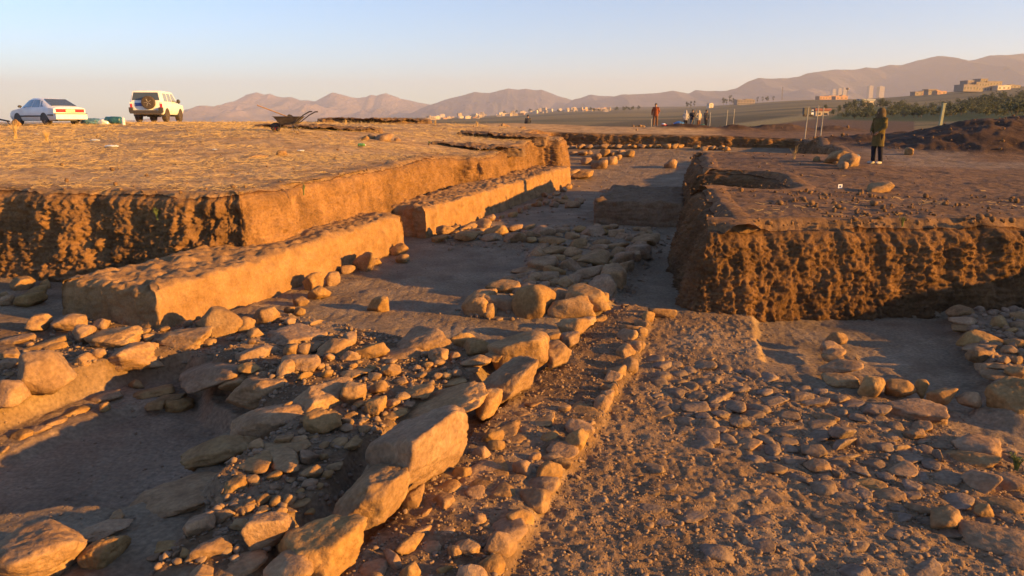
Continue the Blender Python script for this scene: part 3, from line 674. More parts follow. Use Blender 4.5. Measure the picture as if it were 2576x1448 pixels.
def row(t, items, tmpl, group, cat, name, sty='r', start=1, **k):
    for i, b in enumerate(items):
        tt = t; s_ = sty
        if isinstance(b[-1], str): s_ = b[-1]; b = b[:-1]
        if len(b) == 5: tt = b[0]; b = b[1:]
        o, g = stone(bbpx(tt, b), s_, name=name, **k)
        o['label'] = tmpl % ORD[i + start - 1]; o['category'] = cat; o['group'] = group
M_COB = ground_mat('dusty_cobble', [(0.25, (0.16, 0.105, 0.066)), (0.48, (0.235, 0.16, 0.10)), (0.7, (0.30, 0.208, 0.132))], 6.0, [(9, 0.6, 0.03), (40, 0.7, 0.012)], orand=0.10, fine=(26, 0.4), rough=0.95, spec=0.1)
def loose(t, items, desc, group, cat, name, sty='a', **k):
    for b in items:
        s_ = sty
        if isinstance(b[-1], str): s_ = b[-1]; b = b[:-1]
        bb = bbpx(t, b); o, g = stone(bb, s_, name=name, **k)
        o['category'] = cat; o['group'] = group
        LOOSE.append((o, (bb[0] + bb[2]) / 2, (bb[1] + bb[3]) / 2, desc))

# --- the big kerb boulders whose right faces catch the sun
gB = 'big boulders facing the right side of the wall'
named(5,(1125,806,1548,1108),'r','large tilted boulder with a rounded sunlit face, farthest of the big wall boulders','far tilted boulder',group=gB,shear=0.15,z0=0.09,rd=0.85,yaw=-AL-0.15)
named(5,(1040,998,1445,1352),'b','big wedge boulder with a smooth orange right face below the tilted boulder','orange faced wedge boulder',group=gB,shear=0.38,z0=0.09,rd=1.35,yaw=-AL-0.12)
named(8,(505,20,1050,355),'b','broad low boulder with a brown overhung hollow under its right edge','broad hollow edged boulder',group=gB,shear=0.38,z0=0.10,rd=0.75)
named(8,(1025,28,1198,258),'r','upright rounded boulder squeezed beside the broad hollow edged boulder','upright rounded boulder',group=gB,shear=0.38,z0=0.09)
named(8,(228,182,888,800),'b','largest boulder of all, grey flat top and tall glowing orange right face','largest orange faced boulder',group=gB,shear=0.38,z0=0.09,rd=1.5,yaw=-AL-0.22)
named(8,(470,735,605,922),'r','egg shaped stone wedged at the near foot of the largest boulder','egg shaped wedge stone',group=gB,shear=0.38,z0=0.08)
named(8,(-20,618,472,1150),'b','square boulder with a ragged hollow top, second of the big ones from the bottom','ragged square boulder',group=gB,shear=0.38,z0=0.10,rd=1.35,yaw=-AL-0.1)
named(7,(2130,1000,2740,1500),'b','huge pitted boulder at the bottom edge with a bright pocked right face','huge pitted boulder',group=gB,shear=0.15,z0=0.09,rd=0.75,yaw=-AL-0.1)
named(7,(1838,970,2212,1252),'s','leaning flat slab standing against the back of the huge pitted boulder','leaning slab',z0=0.22,cat='slab',yaw=0.5)
named(7,(2002,1250,2348,1520),'r','smooth dome shaped boulder cut by the bottom edge beside the pitted one','smooth dome boulder',z0=0.2)
named(7,(1620,1320,2008,1520),'p','knobbly boulder cut by the bottom edge left of the smooth dome boulder','knobbly bottom boulder',z0=0.18)
named(7,(1420,1350,1602,1500),'a','small grey boulder at the bottom edge left of the knobbly boulder','small bottom boulder',z0=0.16)
# --- bottom left corner
named(7,(-60,1030,622,1480),'p','great flat crusted boulder filling the bottom left corner','great crusted corner boulder',z0=0.0,rd=0.9,yaw=0.3)
named(7,(575,1030,990,1205),'a','low ridged boulder just behind the crusted corner boulder','low ridged boulder',z0=0.0)
named(7,(600,1140,972,1385),'p','crumbling wedge of stone leaning right of the crusted corner boulder','crumbling wedge stone',z0=-0.02)
# --- left flank of the rubble wall
named(7,(1762,148,2335,412),'r','big smooth pale boulder like a loaf at the left flank of the wall','pale loaf boulder',z0=0.02,rd=0.7,yaw=0.25)
named(7,(1390,393,1945,645),'a','long pointed grey boulder with a ribbed lit left tip over the pit','long pointed boulder',z0=0.0,yaw=0.45,rd=0.55)
named(7,(1775,553,2055,672),'a','small smooth boulder lying just right of the long pointed boulder','small smooth flank boulder',z0=0.18)
named(7,(1660,668,1842,876),'r','upright round stone with two dark hollows like a skull','skull like stone',z0=0.12,cat='stone')
named(7,(1000,676,1695,990),'p','crumbling reddish earth and stone mass left of the skull like stone','crumbling red mass',z0=-0.08,rd=0.75,yaw=0.2)
named(7,(1430,1118,1722,1322),'a','angular grey block with one sunlit facet lying in the near rubble','angular rubble block',z0=0.16)
# --- the cross wall, near row
named(4,(1372,893,1795,1152),'r','large round boulder with a crusted lit top at the left end of cross wall','round crusted boulder',z0=-0.05)
named(4,(1658,1013,1848,1142),'r','smaller rounded stone touching the right side of the round crusted boulder','small rounded neighbour',z0=0.0)
named(4,(1722,1048,2145,1272),'b','wide grey block with a deep shaded front in the near row of cross wall','wide shaded block',z0=-0.02,rd=0.7)
named(4,(2098,1058,2295,1232),'a','narrow grey stone between the wide shaded block and the sloping plate boulder','narrow grey stone',z0=0.06)
named(4,(2215,1040,2665,1305),'a','sloping plate like boulder with a smooth front, right of the narrow grey stone','sloping plate boulder',z0=0.06,rd=0.7)
named(4,(1728,790,2065,962),'a','pointed boulder with a pale scabbed top behind the round crusted boulder','scabbed pointed boulder',z0=0.12)
named(4,(2038,640,2450,802),'a','long low boulder with a lit right end behind the cross wall rubble','long low boulder',z0=0.12)
named(4,(2093,908,2222,1042),'r','small upright stone with a chipped lit face in the cross wall','chipped upright stone',z0=0.2,cat='stone')
named(4,(2118,873,2405,1002),'a','ridge backed boulder right of the chipped upright stone','ridge backed boulder',z0=0.2)
named(4,(2405,730,2660,885),'a','peaked boulder with a bright face at the middle of the cross wall','peaked bright boulder',z0=0.18)
# --- cross wall, far row
named(5,(88,823,348,1002),'a','pyramid shaped boulder with sunlit face in the far row of cross wall','pyramid boulder',z0=0.2)
named(5,(440,763,848,952),'p','wide lumpy double topped boulder at the back of the cross wall','double topped boulder',z0=0.1,rd=0.6,yaw=0.1)
named(5,(808,813,1032,946),'a','grey boulder with a thin lit crest between double topped and tilted boulders','thin crested boulder',z0=0.12)
named(5,(933,850,1153,972),'a','low dark boulder just right of the thin crested boulder','low dark boulder',z0=0.15)
named(5,(298,910,604,1012),'f','flat topped grey boulder lying right of the pyramid boulder','flat topped boulder',z0=0.2)
named(5,(905,975,1128,1062),'a','low stone with a sunlit tip in front of the low dark boulder','low sunlit tip stone',z0=0.22,cat='stone')
named(5,(1090,950,1252,1032),'a','knobbly glowing stone leaning against the far tilted boulder','knobbly glowing stone',z0=0.22,cat='stone')
named(5,(478,1188,692,1302),'a','ragged stone with a thin bright crest behind the broad hollow edged boulder','ragged crest stone',z0=0.22,cat='stone')
named(5,(178,1288,335,1425),'b','small square grey block standing in the rubble core','small square block',z0=0.22,cat='stone')
named(5,(0,1172,182,1335),'a','leaning boulder with a lit upper edge at the middle of rubble core','leaning core boulder',z0=0.2)
# --- paved slabs between the wall boulders and mid platform
gS = 'flat slabs in line beyond the tilted boulder'
named(5,(1528,870,1728,1072),'s','large triangular flat slab touching the far tilted boulder','triangular slab',cat='slab',group=gS,z0=0.12,yaw=0.9)
named(5,(1640,800,1792,922),'s','flat slab behind the triangular slab with a lit right edge','second line slab',cat='slab',group=gS,z0=0.12,yaw=0.9)
named(5,(1640,700,1872,822),'s','broad flat slab in the middle of the slab line','broad line slab',cat='slab',group=gS,z0=0.12,yaw=0.9)
named(5,(1800,688,1922,755),'s','small flat slab at the far end of the slab line','small far slab',cat='slab',group=gS,z0=0.12,yaw=0.9)
named(5,(1878,680,1998,732),'f','flat reddish cobble right of the small far slab','flat reddish cobble',cat='cobble')
named(5,(1525,805,1650,862),'s','thin curled flake of stone lying on the slab line','curled flake',cat='stone',z0=0.2)
# --- the mid platform: front boulders
gM = 'boulders along the front of the middle stone platform'
named(5,(918,484,1164,682),'b','squarish boulder at the left end of the middle platform front','squarish left front boulder',group=gM,z0=0.0)
named(5,(1063,588,1168,692),'r','small stone sitting low in front gap of the middle platform','small gap stone',group=gM,z0=0.0,cat='stone')
named(5,(1128,440,1335,632),'r','leaning oval boulder, second large one in the middle platform front','leaning oval boulder',group=gM,z0=0.02)
named(5,(1298,474,1598,676),'r','great round boulder like a ball in the middle platform front','great ball boulder',group=gM,z0=0.0)
named(5,(1568,533,1902,692),'b','long boulder tapering left with a lit corner, right end of platform front','tapering front boulder',group=gM,z0=0.02,rd=0.6,yaw=-0.1)
named(5,(1685,445,2018,642),'b','rough block with bright orange right face behind the tapering front boulder','bright faced block',group=gM,z0=0.06,rd=0.8)
named(5,(200,533,352,648),'r','lone round stone lying on the bare shaded floor','lone floor stone',z0=0.0,cat='stone')
loose(5,[(1095,405,1340,510),(1310,420,1460,490),(1550,430,1700,520),(1770,425,1860,480),(1620,380,1760,460),(1230,350,1460,410,'f'),(1290,310,1520,370,'f'),(1540,265,1700,370),(1700,350,1820,430),
 (1410,190,1630,330,'f'),(1510,155,1710,220,'f'),(1640,240,1810,340),(1790,165,2020,300,'f'),(1970,260,2150,480,'b'),(1860,370,2070,530,'b'),(2130,140,2330,250,'b'),(1740,300,1970,400),(2200,50,2400,150,'f'),(1500,65,1700,150,'f'),(1720,90,1850,170),(1440,0,1610,70),(1810,0,1980,80),(2080,0,2230,100),(1900,70,2030,150),(2010,90,2170,180,'f'),(2050,190,2210,300,'b')],
 'shaded flat stone of the middle platform', 'stones paving the middle platform', 'paving stone', 'paving_stone', 'a', sink=0.4)
row(2,[(680,1255,810,1310,'s'),(720,1185,850,1260),(860,1225,1050,1300,'s'),(900,1155,1035,1220,'f'),(1010,1130,1130,1190,'a'),(1050,1180,1250,1260,'a'),(1050,1240,1210,1300,'f'),(1230,1235,1385,1310),(1390,1270,1470,1310,'f')],
 'grey stone, %s from left in the shaded low wall before the long stump', 'stones of the shaded low cross wall', 'wall stone', 'wall_stone', 'r')
row(2,[(1090,1100,1160,1150),(1160,1105,1205,1150),(1190,1085,1230,1130),(1260,1060,1330,1120),(1330,1045,1370,1090),(1380,1010,1430,1060),(1430,990,1480,1040),(1470,950,1520,1000),(1510,920,1560,970),(1560,940,1600,980),(1600,920,1650,960),(1650,890,1700,930),(1690,870,1740,910)],
 'round cobble, %s from the near end of the row along the long stump', 'cobbles along the foot of the long mud wall', 'cobble', 'cobble', 'r')
row(2,[(1460,1000,1510,1040),(1520,985,1570,1030),(1570,1000,1640,1045),(1640,970,1720,1020),(1690,1000,1800,1050),(1760,970,1830,1020),(1660,950,1710,990),(1590,975,1650,1005)],
 'shaded cobble, %s from left in the small heap beside the long stump', 'cobbles in the small shaded heap', 'cobble', 'cobble', 'r')
row(2,[(1945,900,2010,935),(2000,870,2080,920),(2070,890,2130,925),(2110,860,2190,905)], 'dark flat stone, %s from left in the hollow behind the earth step', 'dark stones in the shaded hollow', 'stone', 'stone', 'f')
# --- stones built into the foot of the near stump
row(4,[(2290,240,2435,380,'b'),(2450,195,2560,345,'b'),(2330,350,2490,450,'a'),(2215,430,2330,500),(5,95,195,250,340,'a'),(5,180,250,300,300,'a'),(5,350,135,500,222,'r'),(5,0,265,100,360,'a'),(5,410,215,510,280,'r')],
 'foundation stone, %s from the left at the far foot of the near stump', 'foundation stones under the near mud wall stump', 'foundation stone', 'foundation_stone', 'a')
# --- the ledge row, left
gL = 'boulders along the left ledge above the pit'
named(4,(-60,990,215,1270),'r','great smooth boulder cut by the left edge of the picture, glowing orange','left edge boulder',group=gL)
named(4,(148,848,558,1158),'r','big boulder with a flat sunlit oval face, right of the left edge boulder','oval faced boulder',group=gL,rd=0.9)
named(4,(508,820,708,965),'a','crumbled stone joined to earth right of the oval faced boulder','crumbled ledge stone',group=gL,z0=0.0)
named(4,(652,658,1062,818),'b','long loaf of stone lit along its side, behind the ledge row','lit loaf stone',group=gL,z0=0.08,rd=0.7)
named(4,(833,783,1222,992),'a','boulder with lit upper half and shaded belly over the pit','half lit boulder',group=gL,z0=-0.1)
named(4,(1188,663,1578,838),'b','long low block against the corner of the near mud stump','long low corner block',group=gL,z0=0.05,rd=0.6)
named(4,(1522,518,1828,720),'r','tall rounded boulder leaning on the lit face of the near stump','tall leaning boulder',group=gL,z0=0.05)
named(4,(1768,508,1922,692),'r','smooth boulder tucked right of the tall leaning boulder','tucked smooth boulder',group=gL,z0=0.05)
named(4,(1918,508,2105,632),'b','brick shaped stone at the foot of stump right of the tucked smooth boulder','brick shaped stone',group=gL,z0=0.05)
loose(4,[(190,560,390,690),(395,565,650,690),(695,600,830,680),(550,640,720,775),(0,710,260,790,'f'),(325,770,550,832,'f'),(200,690,500,830,'f'),(-20,900,140,990),(2145,510,2235,562),(2220,518,2302,576),(2340,580,2440,650),(2190,640,2250,680)],
 'part shaded stone', 'loose stones of the left ledge', 'stone', 'stone', 'a')
row(4,[(0,360,60,430),(0,420,130,500),(80,280,260,380),(110,390,350,505),(210,345,355,445),(300,305,380,370)], 'shaded stone, %s from the left edge below the cut wall behind the near stump', 'shaded stones below the left cut wall', 'stone', 'stone', 'r')
# --- pit floor
row(7,[(0,400,70,510),(80,315,245,415),(220,305,385,365),(350,225,505,310),(465,140,690,250),(680,38,922,135)], 'dusty oval stone, %s from the left in the row along the pit edge', 'oval stones along the edge of the pit floor', 'stone', 'stone', 'f')
named(7,(750,130,832,206),'r','small grey stone beside the oval row on the pit floor','small pit stone',cat='stone')
named(4,(970,1050,1085,1122),'r','half buried stone in the earth bank above the pit slabs','bank stone',cat='stone')
named(4,(1020,1098,1305,1202),'s','flat tile like slab on the pit floor, topmost of four','top pit slab',cat='slab',group='flat slabs on the pit floor')
named(4,(1178,1165,1402,1242),'s','flat slab on the pit floor between the top slab and the edge slab','middle pit slab',cat='slab',group='flat slabs on the pit floor')
named(4,(1098,1210,1242,1292),'f','rounded slab, leftmost of the pit floor slabs','left pit slab',cat='slab',group='flat slabs on the pit floor')
named(4,(1248,1190,1455,1302),'s','long edge slab, rightmost of the pit floor slabs','right pit slab',cat='slab',group='flat slabs on the pit floor')
named(7,(830,940,935,1042),'b','grey upright stone at the near end of the pit floor','near pit stone',cat='stone')
# --- rubble core
loose(4,[(1800,930,1960,1010),(1878,995,2012,1058,'r'),(2250,985,2360,1062),(2240,785,2362,872),(2440,860,2530,912),(2390,935,2450,982,'r')], 'small rubble stone', 'stones in the rubble core of the wall', 'rubble stone', 'rubble_stone', 'a')
loose(5,[(0,905,140,1022),(20,790,112,900),(0,1080,240,1152),(208,1110,302,1162,'r'),(400,1148,502,1202),(828,1085,908,1142,'b'),(975,1050,1082,1112,'b'),(785,1160,937,1218,'f'),(600,950,680,990),(530,1050,600,1100),(620,1030,690,1080),(330,1000,420,1040),(700,1010,780,1060),(560,1100,650,1150),(690,1110,760,1160)], 'small rubble stone', 'stones in the rubble core of the wall', 'rubble stone', 'rubble_stone', 'a')
loose(7,[(2300,185,2570,362),(1960,440,2325,552,'f'),(2040,550,2252,642),(2010,650,2132,722,'b'),(1110,1268,1212,1330),(1170,1200,1342,1272,'f'),(2035,840,2132,922,'r'),(2135,825,2232,907,'a'),(2245,810,2307,872),(1770,900,1927,982),(1940,910,2042,972),(1300,1240,1360,1300),(1360,1230,1440,1310),(1660,1180,1740,1240),(2300,930,2380,980,'b'),(2160,700,2230,740),(2230,780,2300,820),(2380,740,2440,790),(2400,520,2480,570),(2330,380,2400,420),(2250,330,2320,380)], 'small rubble stone', 'stones in the rubble core of the wall', 'rubble stone', 'rubble_stone', 'a')
# --- the cobble kerb
kerb = [(8,880,1330,1142,1520),(8,1025,1280,1227,1425),(8,1085,1112,1317,1288,'r'),(8,1158,978,1398,1168),(8,1248,868,1448,1048),(8,1358,788,1572,968),(8,1423,698,1642,842),(8,1478,578,1662,725),(8,1603,553,1737,642),(8,1533,522,1662,582),(8,1558,428,1782,558,'a'),(8,1688,333,1857,492),(8,1698,263,1902,392),(8,1858,198,1917,302),(8,1753,143,1957,262),
 (5,1908,1278,2037,1402),(5,1958,1238,2057,1322),(5,1968,1168,2072,1272),(5,2048,1128,2092,1222),(5,1988,1093,2117,1172),(5,1978,1053,2142,1132),(5,2123,993,2237,1112),(5,2073,893,2217,992,'a'),(5,2178,868,2262,952),(5,2198,828,2292,932),(5,2083,778,2232,862),(5,2233,743,2312,832),(5,2198,718,2292,792),(5,2118,703,2227,787),(5,2218,688,2325,775),(5,2278,628,2352,722),(5,2308,573,2502,692,'p')]
row(8, kerb, 'rounded kerb stone, %s from the bottom edge in the cobble edging line', 'kerb stones edging the cobbled strip', 'kerb stone', 'kerb_stone', 'r', z0=0.03)
# --- cobbles of the strip
for (b, lab, rf) in [((435,1088,602,1262),'peaked cobble with a lit right side standing below the ragged square boulder','peaked strip cobble'),((545,988,677,1152),'lemon shaped upright cobble just behind the peaked strip cobble','lemon shaped cobble'),((140,1320,357,1480),'large egg cobble at the bottom edge right of the pitted boulder','large egg cobble'),
   ((700,820,850,942),'round cobble with a dimple alone in the middle of the strip','dimpled strip cobble'),((868,1163,1052,1282),'broad bun shaped cobble left of the third kerb stone','bun shaped cobble'),((803,1203,907,1297),'small bright cube cobble left of the bun shaped cobble','bright cube cobble'),((1068,333,1222,432),'smooth rounded cobble close to the near end of the wall below the broad boulder','smooth strip cobble'),((1298,563,1424,674),'folded looking cobble left of the mid kerb','folded cobble'),((843,623,977,702),'round cobble close to the largest boulder','round boulder side cobble')]:
    named(8,b,'r',lab,rf,cat='cobble',group='cobbles of the strip beside the wall',z0=0.06)
loose(8,[(1185,290,1317,372,'f'),(1258,370,1382,427,'f'),(1108,420,1232,492),(990,465,1117,547),(988,685,1152,762,'f'),(938,760,1077,862),(1143,745,1302,842),(1213,660,1397,782,'p'),(1000,620,1227,692,'f'),(1420,500,1497,572),(1538,355,1627,402),(1338,310,1482,372,'f'),(1408,240,1602,322,'p'),(1310,190,1412,232,'f'),(325,1230,447,1377),(440,1340,592,1480),(718,1310,837,1422,'a'),(733,1100,852,1162,'a'),(633,1180,747,1262,'f'),(1008,970,1092,1042),(608,920,682,992),(888,560,1062,612,'f'),(780,720,870,790,'f'),(1060,1040,1120,1080),(1390,130,1500,170,'f'),(1640,150,1730,200)], 'small strip cobble', 'cobbles of the strip beside the wall', 'cobble', 'cobble', 'r', z0=0.06)
# --- right: L of standing stones
gR = 'stones of the L shaped line on the right'
row(6,[(1083,808,1242,902),(1043,868,1217,962),(1058,918,1227,1002),(1053,958,1212,1032),(1038,1008,1352,1122,'r'),(1058,1113,1332,1222,'b')], 'rounded stone, %s from the far end in the short line beside the right hollow', gR, 'line stone', 'line_stone', 'r', sink=0.05, z0=-0.03)
row(6,[(1328,1128,1522,1287),(1533,1158,1752,1292),(1753,1163,1857,1312),(1868,1193,2052,1347),(2063,1208,2247,1372,'a')], 'upright stone, %s from left in the row in front of the right hollow', gR, 'line stone', 'line_stone', 'r', sink=0.05, z0=-0.01)
row(6,[(1993,600,2192,692),(2008,690,2212,762),(2038,720,2212,802),(2078,790,2417,922),(2118,905,2402,962,'f'),(2143,930,2377,1037,'a'),(2208,1035,2422,1112),(2248,1100,2512,1172,'f')], 'grey stone, %s from the far end of the kerb beside right edge cobbles', 'kerb of the cobbled area at the right edge', 'kerb stone', 'kerb_stone', 'r')
named(6,(2285,1155,2700,1405),'a','large dark boulder cut by the right edge at the near end of kerb','right edge boulder',z0=-0.06)
named(9,(1548,108,1992,292),'s','long flat grey slab tilted before the upright row on the right','long grey slab',cat='slab',z0=-0.03,yaw=-0.5)
loose(6,[(2320,670,2460,772),(2470,650,2590,722),(2470,720,2590,792),(2410,750,2472,802),(2440,770,2532,822),(2430,855,2590,927),(2400,905,2542,967),(2380,985,2472,1042),(2460,985,2562,1042),(2430,1060,2590,1152),(2520,920,2590,982),(2300,1030,2482,1087)], 'shaded cobble', 'cobbles of the area at the right edge', 'cobble', 'cobble', 'r')
# --- right: cobbled ground
named(9,(2048,378,2392,542),'p','pitted pale slab of rock on the cobbled ground near the right edge','pitted right slab',cat='slab',z0=0.0,yaw=-0.5,sink=0.35)
named(9,(2010,500,2382,622),'f','flat grey rock below the pitted right slab','flat grey rock',z0=0.0)
named(9,(2088,650,2402,807),'r','large smooth oval boulder set in the cobbled ground at right','large smooth oval boulder',z0=-0.02,sink=0.3)
named(9,(2085,1028,2680,1310),'p','longest flat worn rock cut by the right edge near the bottom corner','longest worn rock',z0=0.0,yaw=-0.55,rd=0.5,sink=0.35)
named(9,(1878,918,2112,1087),'p','rough worn rock left of the longest worn rock','rough worn rock',z0=0.0,yaw=-0.5,sink=0.35)
named(9,(1678,848,1882,982),'p','worn pale rock left of and behind the rough worn rock','worn pale rock',z0=0.0,sink=0.35)
named(9,(1438,788,1682,882),'f','broad pale cobble left of the worn pale rock','broad pale cobble',cat='cobble',z0=0.0)
named(9,(1308,708,1532,802),'f','flat cobble with a lit rim behind the broad pale cobble','lit rim cobble',cat='cobble',z0=0.0)
named(9,(2203,898,2347,1002),'r','egg like cobble in the shade between the oval boulder and the worn rocks','shade egg cobble',cat='cobble',z0=0.0)
named(9,(2300,848,2600,962),'f','long low rock cut by the right edge below the smooth oval boulder','long low edge rock',z0=0.0)
named(9,(2368,660,2600,802),'f','flat rock cut by the right edge beside the smooth oval boulder','flat edge rock',z0=0.0)
named(9,(1673,333,1832,412),'s','small tilted plate of stone with a bright face by the right hollow','small tilted plate',cat='slab',z0=0.0)
named(9,(1738,268,1882,352),'r','smooth hump of stone behind the small tilted plate','smooth hump',cat='stone',z0=-0.02)
named(9,(913,560,1112,662),'r','rounded cobble at the near edge of the cobbled patch','near edge cobble',cat='cobble')
named(9,(1558,578,1772,692),'p','double lobed pale cobble in the right middle ground','double lobed cobble',cat='cobble')
named(9,(983,178,1177,287),'f','long oval cobble in the middle of the patch','long oval cobble',cat='cobble')
named(9,(438,403,602,492),'f','broad smooth cobble at the left front of the patch','broad smooth patch cobble',cat='cobble')
loose(9,[(208,55,377,142),(318,118,472,207),(588,90,782,162),(818,53,987,122),(985,23,1092,72),(1098,63,1252,132),(898,98,1102,162),(1208,113,1372,177),(483,143,662,217),(718,198,882,272),(458,193,622,257),(598,250,732,302),(548,315,652,367),(698,313,862,392),(958,258,1152,337),(1263,218,1402,282),(1368,148,1572,232,'p'),(1108,318,1302,412,'r'),(933,358,1112,432),(1143,408,1312,492,'p'),(558,388,697,452,'r'),(618,478,742,532,'a'),(903,453,1087,552),(1108,483,1342,582,'p'),(768,533,942,602),(1108,558,1262,622),(1258,613,1422,692),(1368,558,1532,642),(1728,468,1772,522),(1883,478,1957,572,'r'),(1128,640,1202,702,'p'),(1468,658,1602,732),(1718,648,1852,722),(1298,868,1402,942,'p'),(0,128,202,212),(218,193,352,252),(358,238,507,322,'p'),(138,258,272,332),(238,320,332,362),(40,50,190,120),(380,10,500,60),(560,30,680,85),(700,60,800,120)], 'patch cobble', 'cobbles of the patch on the right ground', 'cobble', 'cobble', 'f', mat=M_COB)
# --- far walls of stone beyond the long stump
row(2,[(1740,765,1895,830,'b'),(1710,745,1800,790,'f'),(1805,665,1890,720,'a'),(1885,690,2005,755,'b'),(2000,660,2075,720,'b'),(2060,650,2115,690,'b'),(1890,640,1960,690,'a'),(1950,610,2020,660,'a'),(2020,620,2090,660,'a'),(2090,615,2150,660,'a'),(2140,620,2210,665,'a'),(1780,620,1850,650,'f'),(1840,610,1890,645,'a'),(1700,615,1780,645,'f')], 'sunlit stone, %s in the far stone wall past the long stump', 'stones of the far sunlit wall', 'wall stone', 'wall_stone', 'b')
row(2,[(1660+58*i, 578-2*(i%3)-0.4*i, 1722+58*i, 606-0.4*i) for i in range(16)], 'pale stone, %s from left in the farthest stone line under the far cut', 'stones of the farthest line under the far cut', 'wall stone', 'wall_stone', 'a')
row(3,[(90+42*i, 832+8*(i%2), 140+42*i, 868+6*(i%2)) for i in range(6)], 'pale stone, %s from left in the rubble under the far right cut', 'rubble under the far right cut', 'rubble stone', 'rubble_stone', 'a')
named(2,(2438,685,2530,750),'a','pale round boulder at the far corner of the right baulk','far corner boulder')

row(5, [(1845,505,2010,600),(1935,420,2075,520),(2010,350,2140,430),(2070,265,2205,350),(2130,190,2260,270),(2190,115,2310,190),(2250,60,2380,125)], 'squared stone, %s from the near end of the right edge of the middle platform', 'squared stones along the right edge of the middle platform', 'paving stone', 'paving_stone', 'b', z0=0.04)
# the ground between is packed with more stones of the same kinds
def fill(n, poly, wr, desc, group, cat, name, stys, seed, asp=(0.4, 0.62), gap=0.62, avoid=None, **k):
    rg = np.random.default_rng(seed); px0, py0 = np.min(poly, 0); px1, py1 = np.max(poly, 0); c = 0
    for _ in range(n * 40):
        if c >= n: break
        px, py = rg.uniform(px0, px1), rg.uniform(py0, py1)
        if sdf(np.array([px]), np.array([py]), poly)[0] > 0: continue
        w = rg.uniform(*wr) * (py - 250) / 900; h = w * rg.uniform(*asp)
        if any(abs(px - (b[0] + b[2]) / 2) < gap * (w + b[2] - b[0]) / 2 and abs(py - (b[1] + b[3]) / 2) < gap * (h + b[3] - b[1]) / 2 for b in ALLBB): continue
        o, g = stone((px - w / 2, py - h / 2, px + w / 2, py + h / 2), stys[rg.integers(len(stys))], name=name, **k)
        o['category'] = cat; o['group'] = group; LOOSE.append((o, px, py, desc)); c += 1
fill(105, [(1640,900),(1880,930),(2060,985),(2240,1050),(2330,1100),(2560,1190),(2560,1420),(2350,1330),(2150,1260),(1950,1190),(1760,1120),(1640,1010)], (32, 72), 'patch cobble', 'cobbles of the patch on the right ground', 'cobble', 'cobble', 'fffp', 71, gap=0.8, mat=M_COB, sink=0.6)
fill(48, [(640,1000),(760,840),(900,850),(1060,880),(1200,890),(1150,970),(1030,1030),(900,1120),(820,1220),(700,1310),(560,1400),(440,1400),(520,1240),(640,1110)], (26, 70), 'small rubble stone', 'stones in the rubble core of the wall', 'rubble stone', 'rubble_stone', 'aaar', 72, asp=(0.5, 0.8), gap=0.75)
fill(44, [(1190,760),(1260,715),(1340,680),(1340,625),(1420,572),(1640,575),(1630,620),(1550,720),(1505,770),(1400,780)], (58, 125), 'shaded flat stone of the middle platform', 'stones paving the middle platform', 'paving stone', 'paving_stone', 'ffsa', 75, asp=(0.42, 0.62), gap=0.62, sink=0.4)
fill(22, [(1100,600),(1140,570),(1480,566),(1640,572),(1640,590),(1350,600)], (50, 110), 'shaded flat stone of the middle platform', 'stones paving the middle platform', 'paving stone', 'paving_stone', 'fas', 76, asp=(0.4, 0.55), gap=0.7)
fill(16, [(0,880),(200,830),(440,800),(760,800),(640,860),(300,900),(0,960)], (30, 75), 'part shaded stone', 'loose stones of the left ledge', 'stone', 'stone', 'aar', 73, asp=(0.45, 0.7), gap=0.7)
fill(26, [(1640,1130),(1900,1200),(2200,1300),(2576,1400),(2576,1448),(1900,1448),(1600,1300)], (26, 66), 'patch cobble', 'cobbles of the patch on the right ground', 'cobble', 'cobble', 'ffp', 74, gap=1.25, mat=M_COB, sink=0.62)

# labels of the loose stones: the landmark each lies nearest to, the side it lies on, and its rank there
_b = {}
for o, px, py, desc in LOOSE:
    k = min(range(len(LAND)), key=lambda i: (LAND[i][0] - px) ** 2 + ((LAND[i][1] - py) * 1.6) ** 2); lx, ly, ref = LAND[k]
    dx, dy = px - lx, (py - ly) * 1.6
    side = ('right of' if dx > 0 else 'left of') if abs(dx) > abs(dy) else ('in front of' if dy > 0 else 'behind')
    _b.setdefault((desc, side, ref), []).append((dx * dx + dy * dy, o))
for (desc, side, ref), l in _b.items():
    l.sort(key=lambda q: q[0])
    for i, (_, o) in enumerate(l):
        o['label'] = ('%s %s the %s' % (desc, side, ref)) if len(l) == 1 else ('nearest %s %s the %s' % (desc, side, ref)) if i == 0 else ('%s nearest %s %s the %s' % (ORD[i], desc, side, ref))

